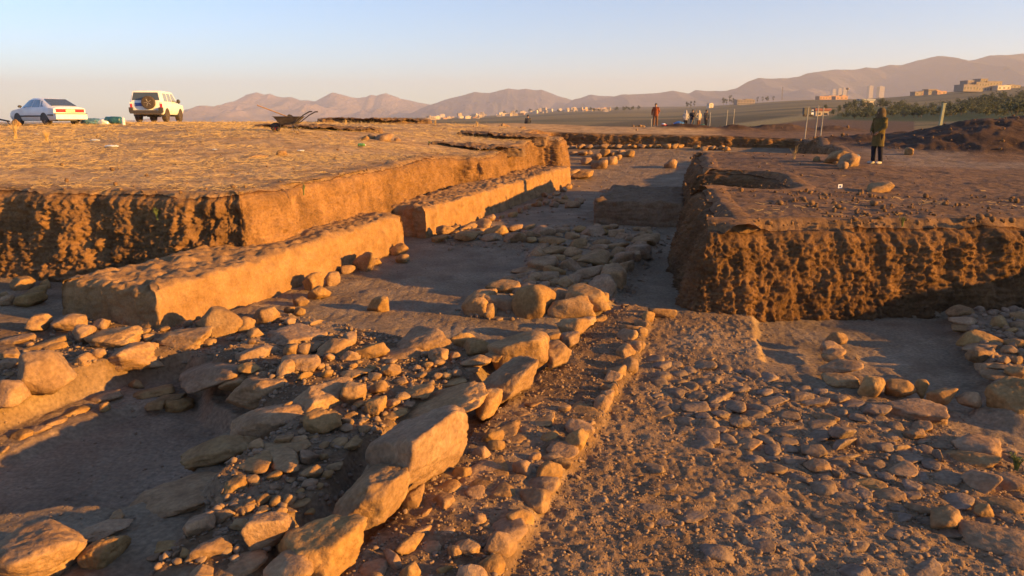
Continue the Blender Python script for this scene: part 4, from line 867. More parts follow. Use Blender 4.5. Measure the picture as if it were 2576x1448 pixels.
# ------------------------------------------------------------------ gravel, rubble, clods and straw (nobody could count them)
RNG = np.random.default_rng(5)
_protos = []
for k in range(14):
    U, Fc = rock_unit('a' if k % 2 else 'r', np.random.default_rng(300 + k), 2); _protos.append(U)
_PF = ico(2)[1]; _protos1 = []
for k in range(10):
    U, Fc1 = rock_unit('a', np.random.default_rng(400 + k), 1); _protos1.append(U)
_PF1 = ico(1)[1]
def scatter(x, y, z, size, lowpoly=False, flat=0.65, sink=0.2):
    n = len(x); pr = _protos1 if lowpoly else _protos; pf = _PF1 if lowpoly else _PF; m = len(pr[0])
    k = RNG.integers(0, len(pr), n); B = np.array(pr)[k]
    s = size[:, None] * np.stack([np.ones(n), RNG.uniform(0.6, 1, n), RNG.uniform(0.3, 0.85, n) * flat / 0.65], 1)
    B = B * s[:, None, :]; a = RNG.uniform(0, 6.28, n); t = RNG.normal(0, 0.45, n)
    ct, st = np.cos(t)[:, None], np.sin(t)[:, None]; B = np.stack([B[..., 0], B[..., 1] * ct - B[..., 2] * st, B[..., 1] * st + B[..., 2] * ct], -1)
    ca, sa = np.cos(a)[:, None], np.sin(a)[:, None]; B = np.stack([B[..., 0] * ca - B[..., 1] * sa, B[..., 0] * sa + B[..., 1] * ca, B[..., 2]], -1)
    B += np.stack([x, y, z + s[:, 2] * (1 - 2 * sink)], 1)[:, None, :]
    return B.reshape(-1, 3), (pf[None] + (np.arange(n) * m)[:, None, None]).reshape(-1, 3)
def sample(n, x0, x1, y0, y1, maskf):
    x = RNG.uniform(x0, x1, n * 8); d = np.exp(RNG.uniform(np.log(y0), np.log(y1), n * 8)); m = maskf(x, d); x, d = x[m][:n], d[m][:n]; return x, d
V1 = []; F1 = []; nn_ = 0
def addsc(vf):
    global nn_
    V1.append(vf[0]); F1.append(vf[1] + nn_); nn_ += len(vf[0])
x, y = sample(17000, -4, 8.5, 4.2, 12, lambda x, y: (sdf(x, y, GRAVEL) < 0.15 * RNG.normal(size=len(x))) & (fbm(st3(x * 0.8, y * 0.8), 3, 211) > -0.25 + 0.3 * RNG.normal(size=len(x))))
addsc(scatter(x, y, grid_at(x, y), 0.0045 + 0.0068 * RNG.pareto(3.0, len(x)).clip(0, 2.4), lowpoly=True, sink=0.3, flat=0.5))
x, y = sample(900, -4, 8.5, 4.2, 12, lambda x, y: sdf(x, y, GRAVEL) < 0)
addsc(scatter(x, y, grid_at(x, y), RNG.uniform(0.015, 0.035, len(x)), flat=0.5, sink=0.42))
stuff('gravel', mesh_np('gravel', np.concatenate(V1), np.concatenate(F1)), M_PEB, 'loose gravel and pebbles strewn over the right ground', 'gravel')
V1 = []; F1 = []; nn_ = 0
x, y = sample(4200, -6.5, 2.5, 4.2, 11, lambda x, y: ((sdf(x, y, CORE) < 0.1) | (sdf(x, y, LEDGE) < 0)) & (sdf(x, y, PIT) > 0))
addsc(scatter(x, y, grid_at(x, y), 0.010 + 0.015 * RNG.pareto(2.6, len(x)).clip(0, 2.0), sink=0.22))
x, y = sample(2600, -1.5, 4, 4.2, 13, lambda x, y: (sdf(x, y, STRIP) < 0.05))
addsc(scatter(x, y, grid_at(x, y), 0.007 + 0.010 * RNG.pareto(3.0, len(x)).clip(0, 1.8), sink=0.3))
x, y = sample(900, -2, 5, 11, 40, lambda x, y: (sdf(x, y, MIDP) < 0.3) | ((sdf(x, y, OUT) < -0.3) & (y > 17) & (RNG.random(len(x)) < 0.12)))
addsc(scatter(x, y, grid_at(x, y), RNG.uniform(0.02, 0.07, len(x)), sink=0.3))
x, y = sample(420, 6, 10, 8, 12, lambda x, y: sdf(x, y, KPLAT) < 0)
addsc(scatter(x, y, grid_at(x, y), RNG.uniform(0.03, 0.09, len(x)), sink=0.3))
x, y = sample(6500, -7, 5, 5, 26, lambda x, y: (sdf(x, y, OUT) < -0.1))
addsc(scatter(x, y, grid_at(x, y), 0.006 + 0.008 * RNG.pareto(3.0, len(x)).clip(0, 2.0), lowpoly=True, sink=0.3))
stuff('rubble', mesh_np('rubble', np.concatenate(V1), np.concatenate(F1)), M_PEB, 'small stones of the rubble filling between the larger stones', 'rubble')
V1 = []; F1 = []; nn_ = 0
def gnd(x, y): return G(x, y) + soil_noise(x, y, np.hypot(x, y))
x, y = sample(1500, -20, 22, 11, 45, lambda x, y: (sdf(x, y, OUT) > 0.15) & (sdf(x, y, OUT) < 0.15 + RNG.exponential(0.8, len(x))))
addsc(scatter(x, y, gnd(x, y), 0.012 + 0.02 * RNG.pareto(3, len(x)).clip(0, 2.5), lowpoly=True, flat=0.8))
x, y = sample(300, 4, 12, 11.6, 16, lambda x, y: (sdf(x, y, OUT) > 0.2) & (fbm(st3(x * 1.0, y * 1.0), 2, 212) > 0.0))
addsc(scatter(x, y, gnd(x, y), 0.02 + 0.03 * RNG.pareto(3, len(x)).clip(0, 1.6), flat=0.85))
x, y = sample(900, 12, 42, 27, 60, lambda x, y: heap_z(x, y) > 0.12)
hz_ = gnd(x, y); addsc(scatter(x, y, hz_, 0.03 + 0.04 * RNG.pareto(3, len(x)).clip(0, 2.0), flat=0.9))
x, y = sample(500, -30, 10, 14, 44, lambda x, y: sdf(x, y, OUT) > 0.4)
addsc(scatter(x, y, gnd(x, y), 0.015 + 0.02 * RNG.pareto(3, len(x)).clip(0, 2.5), lowpoly=True, flat=0.8))
stuff('soil_clods', mesh_np('soil_clods', np.concatenate(V1), np.concatenate(F1)), M_CLOD, 'crumbled clods of dug soil along the cut edges and spoil heaps', 'soil')

def straws(x, y, L, wd, lift, ang):
    n = len(x); k = 3; a = ang; dx, dy = np.cos(a), np.sin(a); out = []
    cur = RNG.normal(0, 0.12, n)
    for i, t in enumerate((-0.5, 0, 0.5)):
        px = x + dx * L * t - dy * L * cur * (t * t - 0.12); py = y + dy * L * t + dx * L * cur * (t * t - 0.12)
        pz = gnd(px, py) + lift * (1 if i == 1 else RNG.uniform(0.1, 2.4, n))
        for j in range(3):
            th_ = 2.094 * j; out.append(np.stack([px - dy * wd * np.cos(th_), py + dx * wd * np.cos(th_), pz + wd * np.sin(th_)], 1))
    V = np.stack(out, 1)
    q = np.array([[i * 3 + j, i * 3 + (j + 1) % 3, (i + 1) * 3 + (j + 1) % 3, (i + 1) * 3 + j] for i in range(2) for j in range(3)])
    return V.reshape(-1, 3), (q[None] + (np.arange(n) * 9)[:, None, None]).reshape(-1, 4)
def patchy(x, y, thr=0.0): return fbm(np.stack([x * 0.35, y * 0.9, x * 0], -1), 3, 221) + 0.35 * fbm(st3(x * 2, y * 2), 2, 222) > thr + 0.18 * RNG.normal(size=len(x))
x, y = sample(24000, -34, 4, 13.6, 46, lambda x, y: (sdf(x, y, OUT) > 0.25 + RNG.exponential(0.5, len(x))) & (xy2uv(x, y)[1] < -3.5) & patchy(x, y, -0.02) & (np.abs(x) < 0.8 * y + 1))
d_ = np.hypot(x, y); s1 = straws(x, y, RNG.uniform(0.05, 0.18, len(x)) + RNG.exponential(0.06, len(x)), RNG.uniform(0.0011, 0.0026, len(x)) * (0.6 + d_ / 26), 0.010 + RNG.exponential(0.022, len(x)), RNG.uniform(0, 3.14, len(x)))
x, y = sample(620, 3, 26, 11.6, 26, lambda x, y: (sdf(x, y, OUT) > 0.5) & (np.abs(y - 14.2 - 0.1 * (x - 8) - 0.4 * np.sin(x)) < np.abs(RNG.normal(0, 0.4, len(x)))) | ((sdf(x, y, OUT) > 0.5) & (RNG.random(len(x)) < 0.02)))
d_ = np.hypot(x, y); s2 = straws(x, y, RNG.uniform(0.05, 0.2, len(x)), RNG.uniform(0.0018, 0.003, len(x)) * (0.6 + d_ / 26), 0.006 + RNG.exponential(0.01, len(x)), RNG.normal(0, 0.6, len(x)))
stuff('straw', mesh_np('straw', np.concatenate([s1[0], s2[0]]), np.concatenate([s1[1], s2[1] + len(s1[0])])), M_STRAW, 'dry straw and cut stubble strewn over the ground around the excavation', 'straw')

# ------------------------------------------------------------------ vehicles
M_WHITE = plain('white_paint', (0.68, 0.70, 0.72), 0.35, spec=0.5, var=0.08, scale=3)
M_GLASS = plain('car_glass', (0.05, 0.065, 0.075), 0.06, spec=0.9, var=0.1)
M_SGLASS = plain('side_glass', (0.20, 0.24, 0.26), 0.08, spec=0.9, var=0.15)  # opaque; pale tone stands in for sky seen through the panes
M_RUBBER = plain('tyre_rubber', (0.075, 0.058, 0.045), 0.85, spec=0.2, var=0.4, scale=20)
M_RIM = plain('alloy', (0.52, 0.49, 0.44), 0.4, metal=0.6, var=0.2)
M_DARK = plain('dark_plastic', (0.045, 0.042, 0.045), 0.6, var=0.2)
M_RED = plain('red_lens', (0.42, 0.02, 0.02), 0.2, spec=0.6, var=0.2, scale=20)
M_BLUEP = plain('blue_plate', (0.05, 0.09, 0.32), 0.4, var=0.2)
M_PALEP = plain('pale_plate', (0.62, 0.55, 0.36), 0.5, var=0.15)
M_LENS = plain('clear_lens', (0.75, 0.72, 0.66), 0.15, spec=0.8, var=0.05)
def car_body(stn, parent, arches, arch_r):
    rg = []
    for x, zb, zm, zr, wb, wr in stn:
        h = [(0, zb), (wb * .88, zb), (wb * .97, zb + .10), (wb, zb + .5 * (zm - zb)), (wb * .985, zm), (wr, zr - min(.05, .5 * (zr - zm))), (wr * .86, zr), (wr * .45, zr + .012), (0, zr + .015)]
        rg.append([(x, y, z) for y, z in h] + [(x, -y, z) for y, z in h[-2:0:-1]])
    m = MB(); m.rings(rg); b = m.build('body', M_WHITE, parent)
    for ax in arches:                              # dark wheel houses
        for sd in (1, -1):
            w = MB(); an = np.linspace(-0.12, math.pi + 0.12, 15); yy = sd * (max(s[4] for s in stn) + 0.006)
            o = np.stack([ax + arch_r * 1.17 * np.cos(an), np.full(15, yy), arch_r * 0.98 + arch_r * 1.17 * np.sin(an)], 1); i_ = o.copy(); i_[:, 1] = sd * 0.55
            w.rings([o, i_]); w.build('wheel_arch', M_DARK, b, smooth=False)
    return b
def wheel(parent, x, y, r, w, name='wheel', axis='y', spokes=5):
    k = bpy.data.objects.new(name, None); COL.objects.link(k); k.parent = parent; k.location = (x, y, r) if axis == 'y' else (x, y, r)
    def disc(prof, n=26):
        rs = []
        for rad, t in prof:
            an = np.linspace(0, 2 * math.pi, n, False)
            rs.append(np.stack([rad * np.cos(an), np.full(n, t), rad * np.sin(an)], 1) if axis == 'y' else np.stack([np.full(n, t), rad * np.cos(an), rad * np.sin(an)], 1))
        return rs
    m = MB(); m.rings(disc([(r * .62, -w / 2), (r * .9, -w / 2), (r, -w * .36), (r, w * .36), (r * .9, w / 2), (r * .62, w / 2)])); m.build('tyre', M_RUBBER, k)
    m = MB(); m.rings(disc([(r * .60, -w * .46), (r * .52, -w * .30), (r * .2, -w * .34), (r * .2, w * .34), (r * .52, w * .30), (r * .60, w * .46)]))
    for q in range(spokes):
        a = 2 * math.pi * q / spokes
        for t in (-w * .40, w * .40):
            p = np.array([[r * .1 * math.cos(a), t, r * .1 * math.sin(a)], [r * .58 * math.cos(a), t, r * .58 * math.sin(a)]])
            if axis != 'y': p = p[:, [1, 0, 2]]
            m.tube(p, r * .075, 6)
    m.build('rim', M_RIM, k); return k
def panel(name, pts, th, mat, parent, label=None):
    m = MB(); m.slab(pts, th); o = m.build(name, mat, parent, smooth=False)
    if label: o['label'] = label
    return o
# --- the off-road car, seen from behind
ST = [(0.0,.62,1.12,1.17,.86,.86),(0.03,.50,1.14,1.24,.93,.87),(.17,.46,1.16,1.86,.93,.77),(.45,.45,1.16,1.90,.93,.78),(2.35,.45,1.14,1.90,.93,.78),(2.75,.45,1.14,1.86,.93,.77),(3.38,.45,1.13,1.19,.93,.84),(4.45,.48,1.06,1.11,.92,.82),(4.68,.55,.92,.98,.86,.74)]
sx_, sy_ = -22.46, 46.5; hd = R(98.0)
SUV = thing('offroad_car', 'white four wheel drive car with a spare wheel on its back, parked on the crest', 'car', (sx_, sy_, 2.86), hd)
B_ = car_body(ST, SUV, (0.95, 3.72), 0.40)
yS = lambda z, zm=1.15, zr=1.85: .93 * .985 + (.775 - .93 * .985) * (z - zm) / (zr - zm)
for (a, b, c, d) in ((.55,1.25,1.25,.62),(1.38,2.05,2.02,1.38),(2.14,3.05,2.62,2.14)):
    for sd in (1, -1):
        q = [(a, sd * yS(1.24), 1.24), (b, sd * yS(1.24), 1.24), (c, sd * yS(1.74), 1.74), (d, sd * yS(1.74), 1.74)]
        panel('side_window', [(x, y_ + sd * .012, z) for x, y_, z in (q if sd < 0 else q[::-1])], 0.012, M_SGLASS, SUV)
rx = lambda z: .03 + (.17 - .03) * (z - 1.24) / (1.86 - 1.24)
RW = panel('rear_window', [(rx(1.30) - .004, .80, 1.30), (rx(1.30) - .004, -.80, 1.30), (rx(1.77) - .004, -.70, 1.77), (rx(1.77) - .004, .70, 1.77)], 0.014, M_GLASS, SUV)
m = MB(); m.box((-.09, 0, .60), (.26, 1.84, .20)); m.box((-.05, .86, .72), (.3, .2, .3)); m.box((-.05, -.86, .72), (.3, .2, .3)); m.build('rear_bumper', M_DARK, SUV)
m = MB(); m.box((-.06, 0, .70), (.24, 1.1, .05)); m.build('bumper_step', M_RIM, SUV)
panel('number_plate', [(-.035, .62, .95), (-.035, .22, .95), (-.035, .22, 1.14), (-.035, .62, 1.14)], .02, M_BLUEP, SUV)
for sd in (1, -1):
    m = MB(); m.box((.02, sd * .87, .97), (.08, .12, .26)); tl = m.build('tail_light', M_RED, SUV); m = MB(); m.box((.015, sd * .87, 1.14), (.08, .12, .10)); m.build('reverse_lamp', M_LENS, tl)
    m = MB(); m.ell((2.95, sd * 1.07, 1.30), (.07, .12, .14)); m.tube([(2.95, sd * .9, 1.22), (2.95, sd * 1.05, 1.26)], .025, 6); m.build('wing_mirror', M_DARK, SUV)
    for ax in (0.95, 3.72): wheel(SUV, ax, sd * .80, .40, .28)
sp = wheel(SUV, -.17, -.20, .395, .24, 'spare_wheel', 'x'); sp.location = (-.17, -.20, 1.16)
m = MB(); m.tube([(.95, -.8, .42), (.95, .8, .42)], .07, 8); m.tube([(3.72, -.8, .42), (3.72, .8, .42)], .07, 8); m.box((2.3, .35, .44), (4.2, .12, .14)); m.box((2.3, -.35, .44), (4.2, .12, .14)); m.ell((.95, 0, .42), (.17, .17, .15)); m.box((1.3, 0, .40), (.8, .6, .2)); m.build('chassis', M_DARK, SUV)
# --- the saloon
def glass_grid(name, q, f, mat, parent, n=7, mm=4):
    q = np.array(q, float); m = MB(); rows_ = []
    for i in range(n):
        a = i / (n - 1); lo = q[0] * (1 - a) + q[1] * a; hi = q[3] * (1 - a) + q[2] * a
        rows_.append([f(*(lo * (1 - b) + hi * b)) for b in np.linspace(0, 1, mm)])
    V = np.array(rows_).reshape(-1, 3); m.add(V, grid_faces(n, mm)); return m.build(name, mat, parent, smooth=True)
ST2 = [(0.0,.36,.74,.80,.76,.70),(.05,.28,.83,.90,.83,.73),(.42,.25,.88,.96,.845,.70),(.75,.24,.89,1.10,.845,.66),(1.30,.22,.90,1.35,.845,.60),(1.75,.22,.90,1.39,.845,.60),(2.3,.22,.89,1.385,.845,.60),(2.62,.22,.88,1.32,.845,.61),(3.30,.22,.86,.92,.845,.70),(4.05,.24,.76,.81,.83,.68),(4.36,.28,.62,.68,.78,.62),(4.45,.34,.50,.55,.72,.58)]
CAR = thing('saloon_car', 'white saloon car with red tail lamps parked at the left on the crest', 'car', (-23.08, 39.5, 2.70), R(150.0))
car_body(ST2, CAR, (0.98, 3.52), 0.30)
def gl(x, z, sd):
    xs = [s[0] for s in ST2]; zm = np.interp(x, xs, [s[2] for s in ST2]); zr = np.interp(x, xs, [s[3] for s in ST2]) - .05; wb = np.interp(x, xs, [s[4] for s in ST2]) * .985; wr = np.interp(x, xs, [s[5] for s in ST2])
    return (x, sd * (wb + (wr - wb) * np.clip((z - zm) / max(zr - zm, .05), 0, 1) + .010), z)
for q in (((2.10,.93),(3.08,.93),(2.58,1.27),(2.10,1.31)), ((1.30,.93),(2.03,.93),(2.03,1.31),(1.48,1.30)), ((.82,.95),(1.24,.94),(1.36,1.26),(1.28,1.25))):
    for sd in (1, -1):
        glass_grid('side_window', q, lambda x, z: gl(x, z, sd), M_SGLASS, CAR)
panel('rear_window', [(.46, .64, 1.00), (.46, -.64, 1.00), (1.24, -.55, 1.352), (1.24, .55, 1.352)], 0.02, M_GLASS, CAR)
m = MB(); m.box((.015, 0, .74), (.07, 1.46, .17)); lb = m.build('tail_lamp_bar', M_RED, CAR)
panel('number_plate', [(-.032, .24, .68), (-.032, -.24, .68), (-.032, -.24, .80), (-.032, .24, .80)], .015, M_PALEP, CAR)
m = MB(); m.box((-.03, 0, .44), (.16, 1.62, .26)); m.build('rear_bumper', M_WHITE, CAR)
m = MB(); m.box((-.035, 0, .585), (.17, 1.64, .045)); m.box((2.2, .852, .47), (2.15, .02, .07)); m.box((2.2, -.852, .47), (2.15, .02, .07)); m.box((.35, .85, .52), (.5, .02, .06)); m.box((.35, -.85, .52), (.5, .02, .06)); m.build('trim_strip', M_DARK, CAR)
m = MB(); m.tube([(.3, -.45, .24), (-.08, -.45, .22)], .04, 8); m.box((1.8, 0, .26), (3.3, 1.2, .1)); m.build('exhaust', M_DARK, CAR)
for sd in (1, -1):
    m = MB(); m.ell((2.98, sd * .93, .97), (.07, .10, .07)); m.build('wing_mirror', M_DARK, CAR)
    for ax in (0.98, 3.52): wheel(CAR, ax, sd * .74, .30, .18)

_g = lambda a, b: float((G(np.array([a]), np.array([b])) + soil_noise(np.array([a]), np.array([b]), np.array([math.hypot(a, b)])))[0])
SUV.location.z = _g(-22.8, 48.8); CAR.location.z = _g(-25.0, 40.6)
# ------------------------------------------------------------------ people
M_SKIN = plain('skin', (0.30, 0.17, 0.10), 0.6, var=0.1)
def cloth(name, col): return plain(name, col, 0.9, spec=0.1, var=0.25, scale=14, bump=0.01)
M_HAIR = plain('dark_hair', (0.02, 0.016, 0.014), 0.6, var=0.3)
def skin_mesh(verts, edges, radii, root=0):
    me = bpy.data.meshes.new('body'); me.from_pydata([tuple(v) for v in verts], edges, []); o = bpy.data.objects.new('body_source', me); COL.objects.link(o)
    md = o.modifiers.new('Skin', 'SKIN'); md.use_smooth_shade = True
    for i, r in enumerate(radii):
        sv = me.skin_vertices[0].data[i]; sv.radius = (r, r) if not isinstance(r, tuple) else r; sv.use_root = (i == root)
    o.modifiers.new('Sub', 'SUBSURF').levels = 1
    dg = bpy.context.evaluated_depsgraph_get(); out = bpy.data.meshes.new_from_object(o.evaluated_get(dg)); out.name = 'body'
    bpy.data.objects.remove(o); return out
def person(label, loc, rz, top, legs, hair, h=1.72, armL=((.25,.0,1.15),(.20,.16,.95)), armR=((-.25,.0,1.15),(-.20,.16,.95)), stride=.04, coat_to=.80, hood=None, shoes=None, group=None, lean=0.0):
    t = thing('person', label, 'person', loc, rz, group); k = h / 1.72
    V = [(0,0,.93),(0,0,1.10),(0,.0,1.30),(0,-.01,1.44),(0,.01,1.52),(0,.02,1.60),(0,.0,1.68)]; Rd = [.13,.125,.14,.075,.06,(.085,.10),.075]; E = [(i, i + 1) for i in range(6)]
    V += [(0,.125,1.585)]; Rd += [.016]; E += [(5, 7)]                       # nose
    for s in (1, -1): V += [(s * .088, .0, 1.59)]; Rd += [.018]; E += [(5, len(V) - 1)]   # ears
    def limb(start, pts, rad):
        p = start
        for q, r in zip(pts, rad): V.append(q); Rd.append(r); E.append((p, len(V) - 1)); p = len(V) - 1
        return p
    jl = {}
    for s, arm in ((1, armL), (-1, armR)):
        el, wr = np.array(arm[0]), np.array(arm[1]); sh = np.array([s * .185, 0, 1.39]); d = (wr - el) / np.linalg.norm(wr - el); hand = wr + d * .06
        e = limb(2, [tuple(sh), tuple(el), tuple(wr), tuple(hand)], [.062, .044, .030, .030]); side = np.array([s, 0, 0.0]); side = side - d * (side @ d); side /= np.linalg.norm(side); fwd = np.cross(d, side)
        for q, (off, ln) in enumerate(((-.026, .060), (-.009, .072), (.009, .068), (.025, .052))):
            a = hand + fwd * off + d * .035; limb(e, [tuple(a), tuple(a + d * ln * .5 - side * .012), tuple(a + d * ln * .9 - side * .035)], [.010, .009, .007])
        limb(e, [tuple(hand + fwd * .04 - d * .01), tuple(hand + fwd * .06 + d * .035)], [.011, .008]); jl[s] = (sh, el, wr)
        hp, kn, an = np.array([s * .09, 0, .88]), np.array([s * .105, s * stride * .6 + .02, .49]), np.array([s * .11, s * stride - .02, .09])
        limb(0, [tuple(hp), tuple(kn), tuple(an), tuple(an + np.array([s * .02, .14, -.055]))], [.088, .056, .040, .034]); jl[s * 2] = (hp, kn, an)
    V = np.array(V) * k; link('body', skin_mesh(V, E, [tuple(np.array(r) * k) if isinstance(r, tuple) else r * k for r in Rd]), M_SKIN, t)
    def ringz(z, rx_, ry_, y0=0.0, n=18, seed=0):
        an = np.linspace(0, 2 * math.pi, n, False); w = 1 + .05 * np.sin(an * 5 + z * 17 + seed)
        return np.stack([rx_ * w * np.cos(an), y0 + ry_ * w * np.sin(an), np.full(n, z)], 1) * k
    m = MB(); m.rings([ringz(coat_to, .205, .165), ringz(coat_to + .05, .20, .16), ringz(.95, .19, .15), ringz(1.10, .18, .145), ringz(1.25, .205, .15), ringz(1.36, .20, .135), ringz(1.43, .13, .10), ringz(1.47, .075, .075)])
    for s in (1, -1):
        sh, el, wr = jl[s]; m.tube(np.array([sh - [s * .05, 0, -.0], sh, (sh + el) / 2, el, (el + wr) / 2, wr]) * k, np.array([.085, .088, .075, .066, .06, .05]) * k, 10)
    m.build('jacket', top, t)
    m = MB(); m.rings([ringz(.78, .155, .13), ringz(.90, .18, .145), ringz(1.0, .17, .14)])
    for s in (1, -1):
        hp, kn, an = jl[s * 2]; m.tube(np.array([hp + [0, 0, .05], (hp + kn) / 2, kn, (kn + an) / 2, an + [0, 0, .0]]) * k, np.array([.105, .095, .078, .07, .066]) * k, 12)
    m.build('trousers', legs, t)
    for s in (1, -1):
        an = jl[s * 2][2]; m = MB(); m.ell(np.array([an[0] + s * .012, an[1] + .07, .045]) * k, np.array([.052, .14, .05]) * k, rz=-s * .12); m.build('shoe', shoes or M_DARK, t)
    if hood is not None:
        m = MB(); m.rings([ringz(1.42, .14, .13, -.02), ringz(1.50, .125, .13, -.02), ringz(1.60, .122, .135, -.02, seed=2), ringz(1.69, .105, .115, -.02), ringz(1.745, .05, .06, -.02)]); m.build('hood', hood, t)
    else:
        m = MB(); m.rings([ringz(1.585, .094, .088, -.022), ringz(1.64, .098, .105, -.008), ringz(1.70, .085, .092, -.005), ringz(1.735, .04, .05, -.005)]); m.build('hair', hair, t)
    return t
def gz1(x, y): return float(gnd(np.array([float(x)]), np.array([float(y)]))[0])
def at(px, y): return ((px - CX) / F * (y * math.cos(TH) + (CAMZ - gz1((px - CX) / F * y, y)) * math.sin(TH)), y)
C_KH = cloth('khaki_parka', (0.115, 0.085, 0.03)); C_NV = cloth('navy_trousers', (0.018, 0.018, 0.028)); C_RB = cloth('rust_shirt', (0.22, 0.065, 0.03)); C_BR = cloth('brown_trousers', (0.15, 0.075, 0.045))
C_GY = cloth('grey_hoodie', (0.36, 0.35, 0.36)); C_BG = cloth('beige_jacket', (0.44, 0.37, 0.28)); C_DK = cloth('dark_jacket', (0.035, 0.038, 0.055)); C_JN = cloth('blue_jeans', (0.06, 0.10, 0.19)); C_FUR = cloth('hood_lining', (0.10, 0.072, 0.04)); M_SHOE = plain('pale_shoes', (0.38, 0.34, 0.30), 0.6)
x, y = at(2203, 24.0); z = gz1(x, y)
PK = person('person in a long khaki hooded parka and dark trousers standing with back to the sun', (x, y, z), R(110), C_KH, C_NV, M_HAIR, h=1.74, armL=((.24, .03, 1.14), (.14, .17, 1.00)), armR=((-.24, .03, 1.14), (-.14, .17, 1.00)), hood=C_FUR, coat_to=.56, shoes=M_SHOE)
x, y = at(1648, 58.5); person('person in rust red shirt and brown trousers standing alone beyond the far cut', (x, y, gz1(x, y)), R(160), C_RB, C_BR, M_HAIR, h=1.74, armL=((.27, -.02, 1.14), (.27, .03, .88)), armR=((-.27, -.05, 1.14), (-.16, -.14, .96)), stride=.07)
gW = 'workers standing together beyond the far cut'
x, y = at(1723.5, 71.0); person('person in pale grey hooded top and black trousers, leftmost of the four workers', (x, y, gz1(x, y)), R(185), C_GY, C_NV, M_HAIR, h=1.68, hood=C_GY, group=gW, armR=((-.30, -.02, 1.14), (-.18, .1, .94)))
x, y = at(1740.5, 71.5); person('bareheaded person in dark clothes holding an upright shovel among the four workers', (x, y, gz1(x, y)), R(175), C_DK, C_JN, M_HAIR, h=1.76, group=gW, armL=((.28, .06, 1.16), (.20, .26, 1.10)), armR=((-.27, .0, 1.14), (-.05, .26, 1.02)))
x, y = at(1756.5, 71.0); person('person in a beige jacket with hooded head and hand on hip among the workers', (x, y, gz1(x, y)), R(200), C_BG, C_BR, M_HAIR, h=1.68, hood=C_BG, group=gW, armL=((.36, -.05, 1.16), (.19, .03, 1.0)))
x, y = at(1775, 72.5); person('person in dark navy jacket standing apart, rightmost of the four workers', (x, y, gz1(x, y)), R(215), C_DK, C_NV, M_HAIR, h=1.78, group=gW)
x, y = at(1328, 66.0); person('person in a dark coat seen from the waist up beyond the crest', (x, y, gz1(x, y) - .92), R(20), C_DK, C_NV, M_HAIR, h=1.72)

# ------------------------------------------------------------------ tools and clutter
M_WOOD = plain('worn_wood', (0.33, 0.20, 0.10), 0.75, var=0.3, scale=10); M_STEEL = plain('dull_steel', (0.10, 0.085, 0.075), 0.55, metal=0.5, var=0.4); M_REDP = plain('red_wheel', (0.55, 0.03, 0.02), 0.4, var=0.2)
def shovel(label, a, b, parent=None):
    a, b = np.array(a, float), np.array(b, float); t = thing('shovel', label, 'shovel', a); d = (b - a); L_ = np.linalg.norm(d); d /= L_
    m = MB(); m.tube([(0, 0, 0), d * L_ * .82], .022, 8); m.build('handle', M_WOOD, t)
    s = np.cross(d, [0, 1, 0]); s /= np.linalg.norm(s); n = np.cross(d, s); e = d * L_ * .80; m = MB()
    rs = []
    for f, w in ((0, .05), (.12, .11), (.5, .12), (.8, .09), (1, .015)):
        c = e + d * .30 * f; rs.append([c - s * w + n * .02, c - n * .012, c + s * w + n * .02, c + n * .004 - n * .012])
    m.rings(rs); m.build('blade', M_STEEL, t); return t
x, y = at(1741, 71.2); z = gz1(x, y); shovel('long handled shovel held upright by one of the workers', (x + .32, y - .25, z + 1.74), (x - .30, y - .32, z + .05))
# wheelbarrow
bx, by = at(727, 30.0); bz = gz1(bx, by)
WB = thing('wheelbarrow', 'rusty wheelbarrow with a red wheel standing on the left plateau', 'wheelbarrow', (bx, by, bz), R(-6))
def rr_(z, x0, x1, w): return [(x0, -w, z), (x1, -w * .86, z), (x1, w * .86, z), (x0, w, z)]
m = MB(); o_ = [rr_(.30, -.26, .26, .20), rr_(.60, -.47, .55, .36), rr_(.615, -.50, .58, .385), rr_(.60, -.50, .58, .385), rr_(.59, -.45, .53, .34), rr_(.33, -.24, .24, .18)]; m.rings(o_); m.build('tray', M_STEEL, WB, smooth=False)
for sd in (1, -1):
    m = MB(); m.tube([(-.62, sd * .05, .20), (-.3, sd * .17, .30), (.35, sd * .25, .36), (.75, sd * .30, .66), (1.0, sd * .31, .79), (1.12, sd * .31, .80)], [.018, .018, .02, .022, .026, .026], 8); m.build('handle', M_DARK, WB)
    m = MB(); m.tube([(.18, sd * .22, .33), (.34, sd * .24, .02), (.10, sd * .24, .0)], .015, 6); m.build('leg', M_STEEL, WB)
    m = MB(); m.tube([(-.34, sd * .12, .56), (-.52, sd * .07, .20)], .015, 6); m.build('wheel_fork', M_STEEL, WB)
wk = wheel(WB, -.54, 0, .19, .09, spokes=4)
for c in wk.children:
    if c.name.startswith('rim'): c.data.materials.clear(); c.data.materials.append(M_REDP)
zc = bz + .62
shovel('long wooden shovel laid across the wheelbarrow with its handle sticking out', (bx - 1.18, by - .05, bz + 1.05), (bx + .25, by + .02, bz + .50))
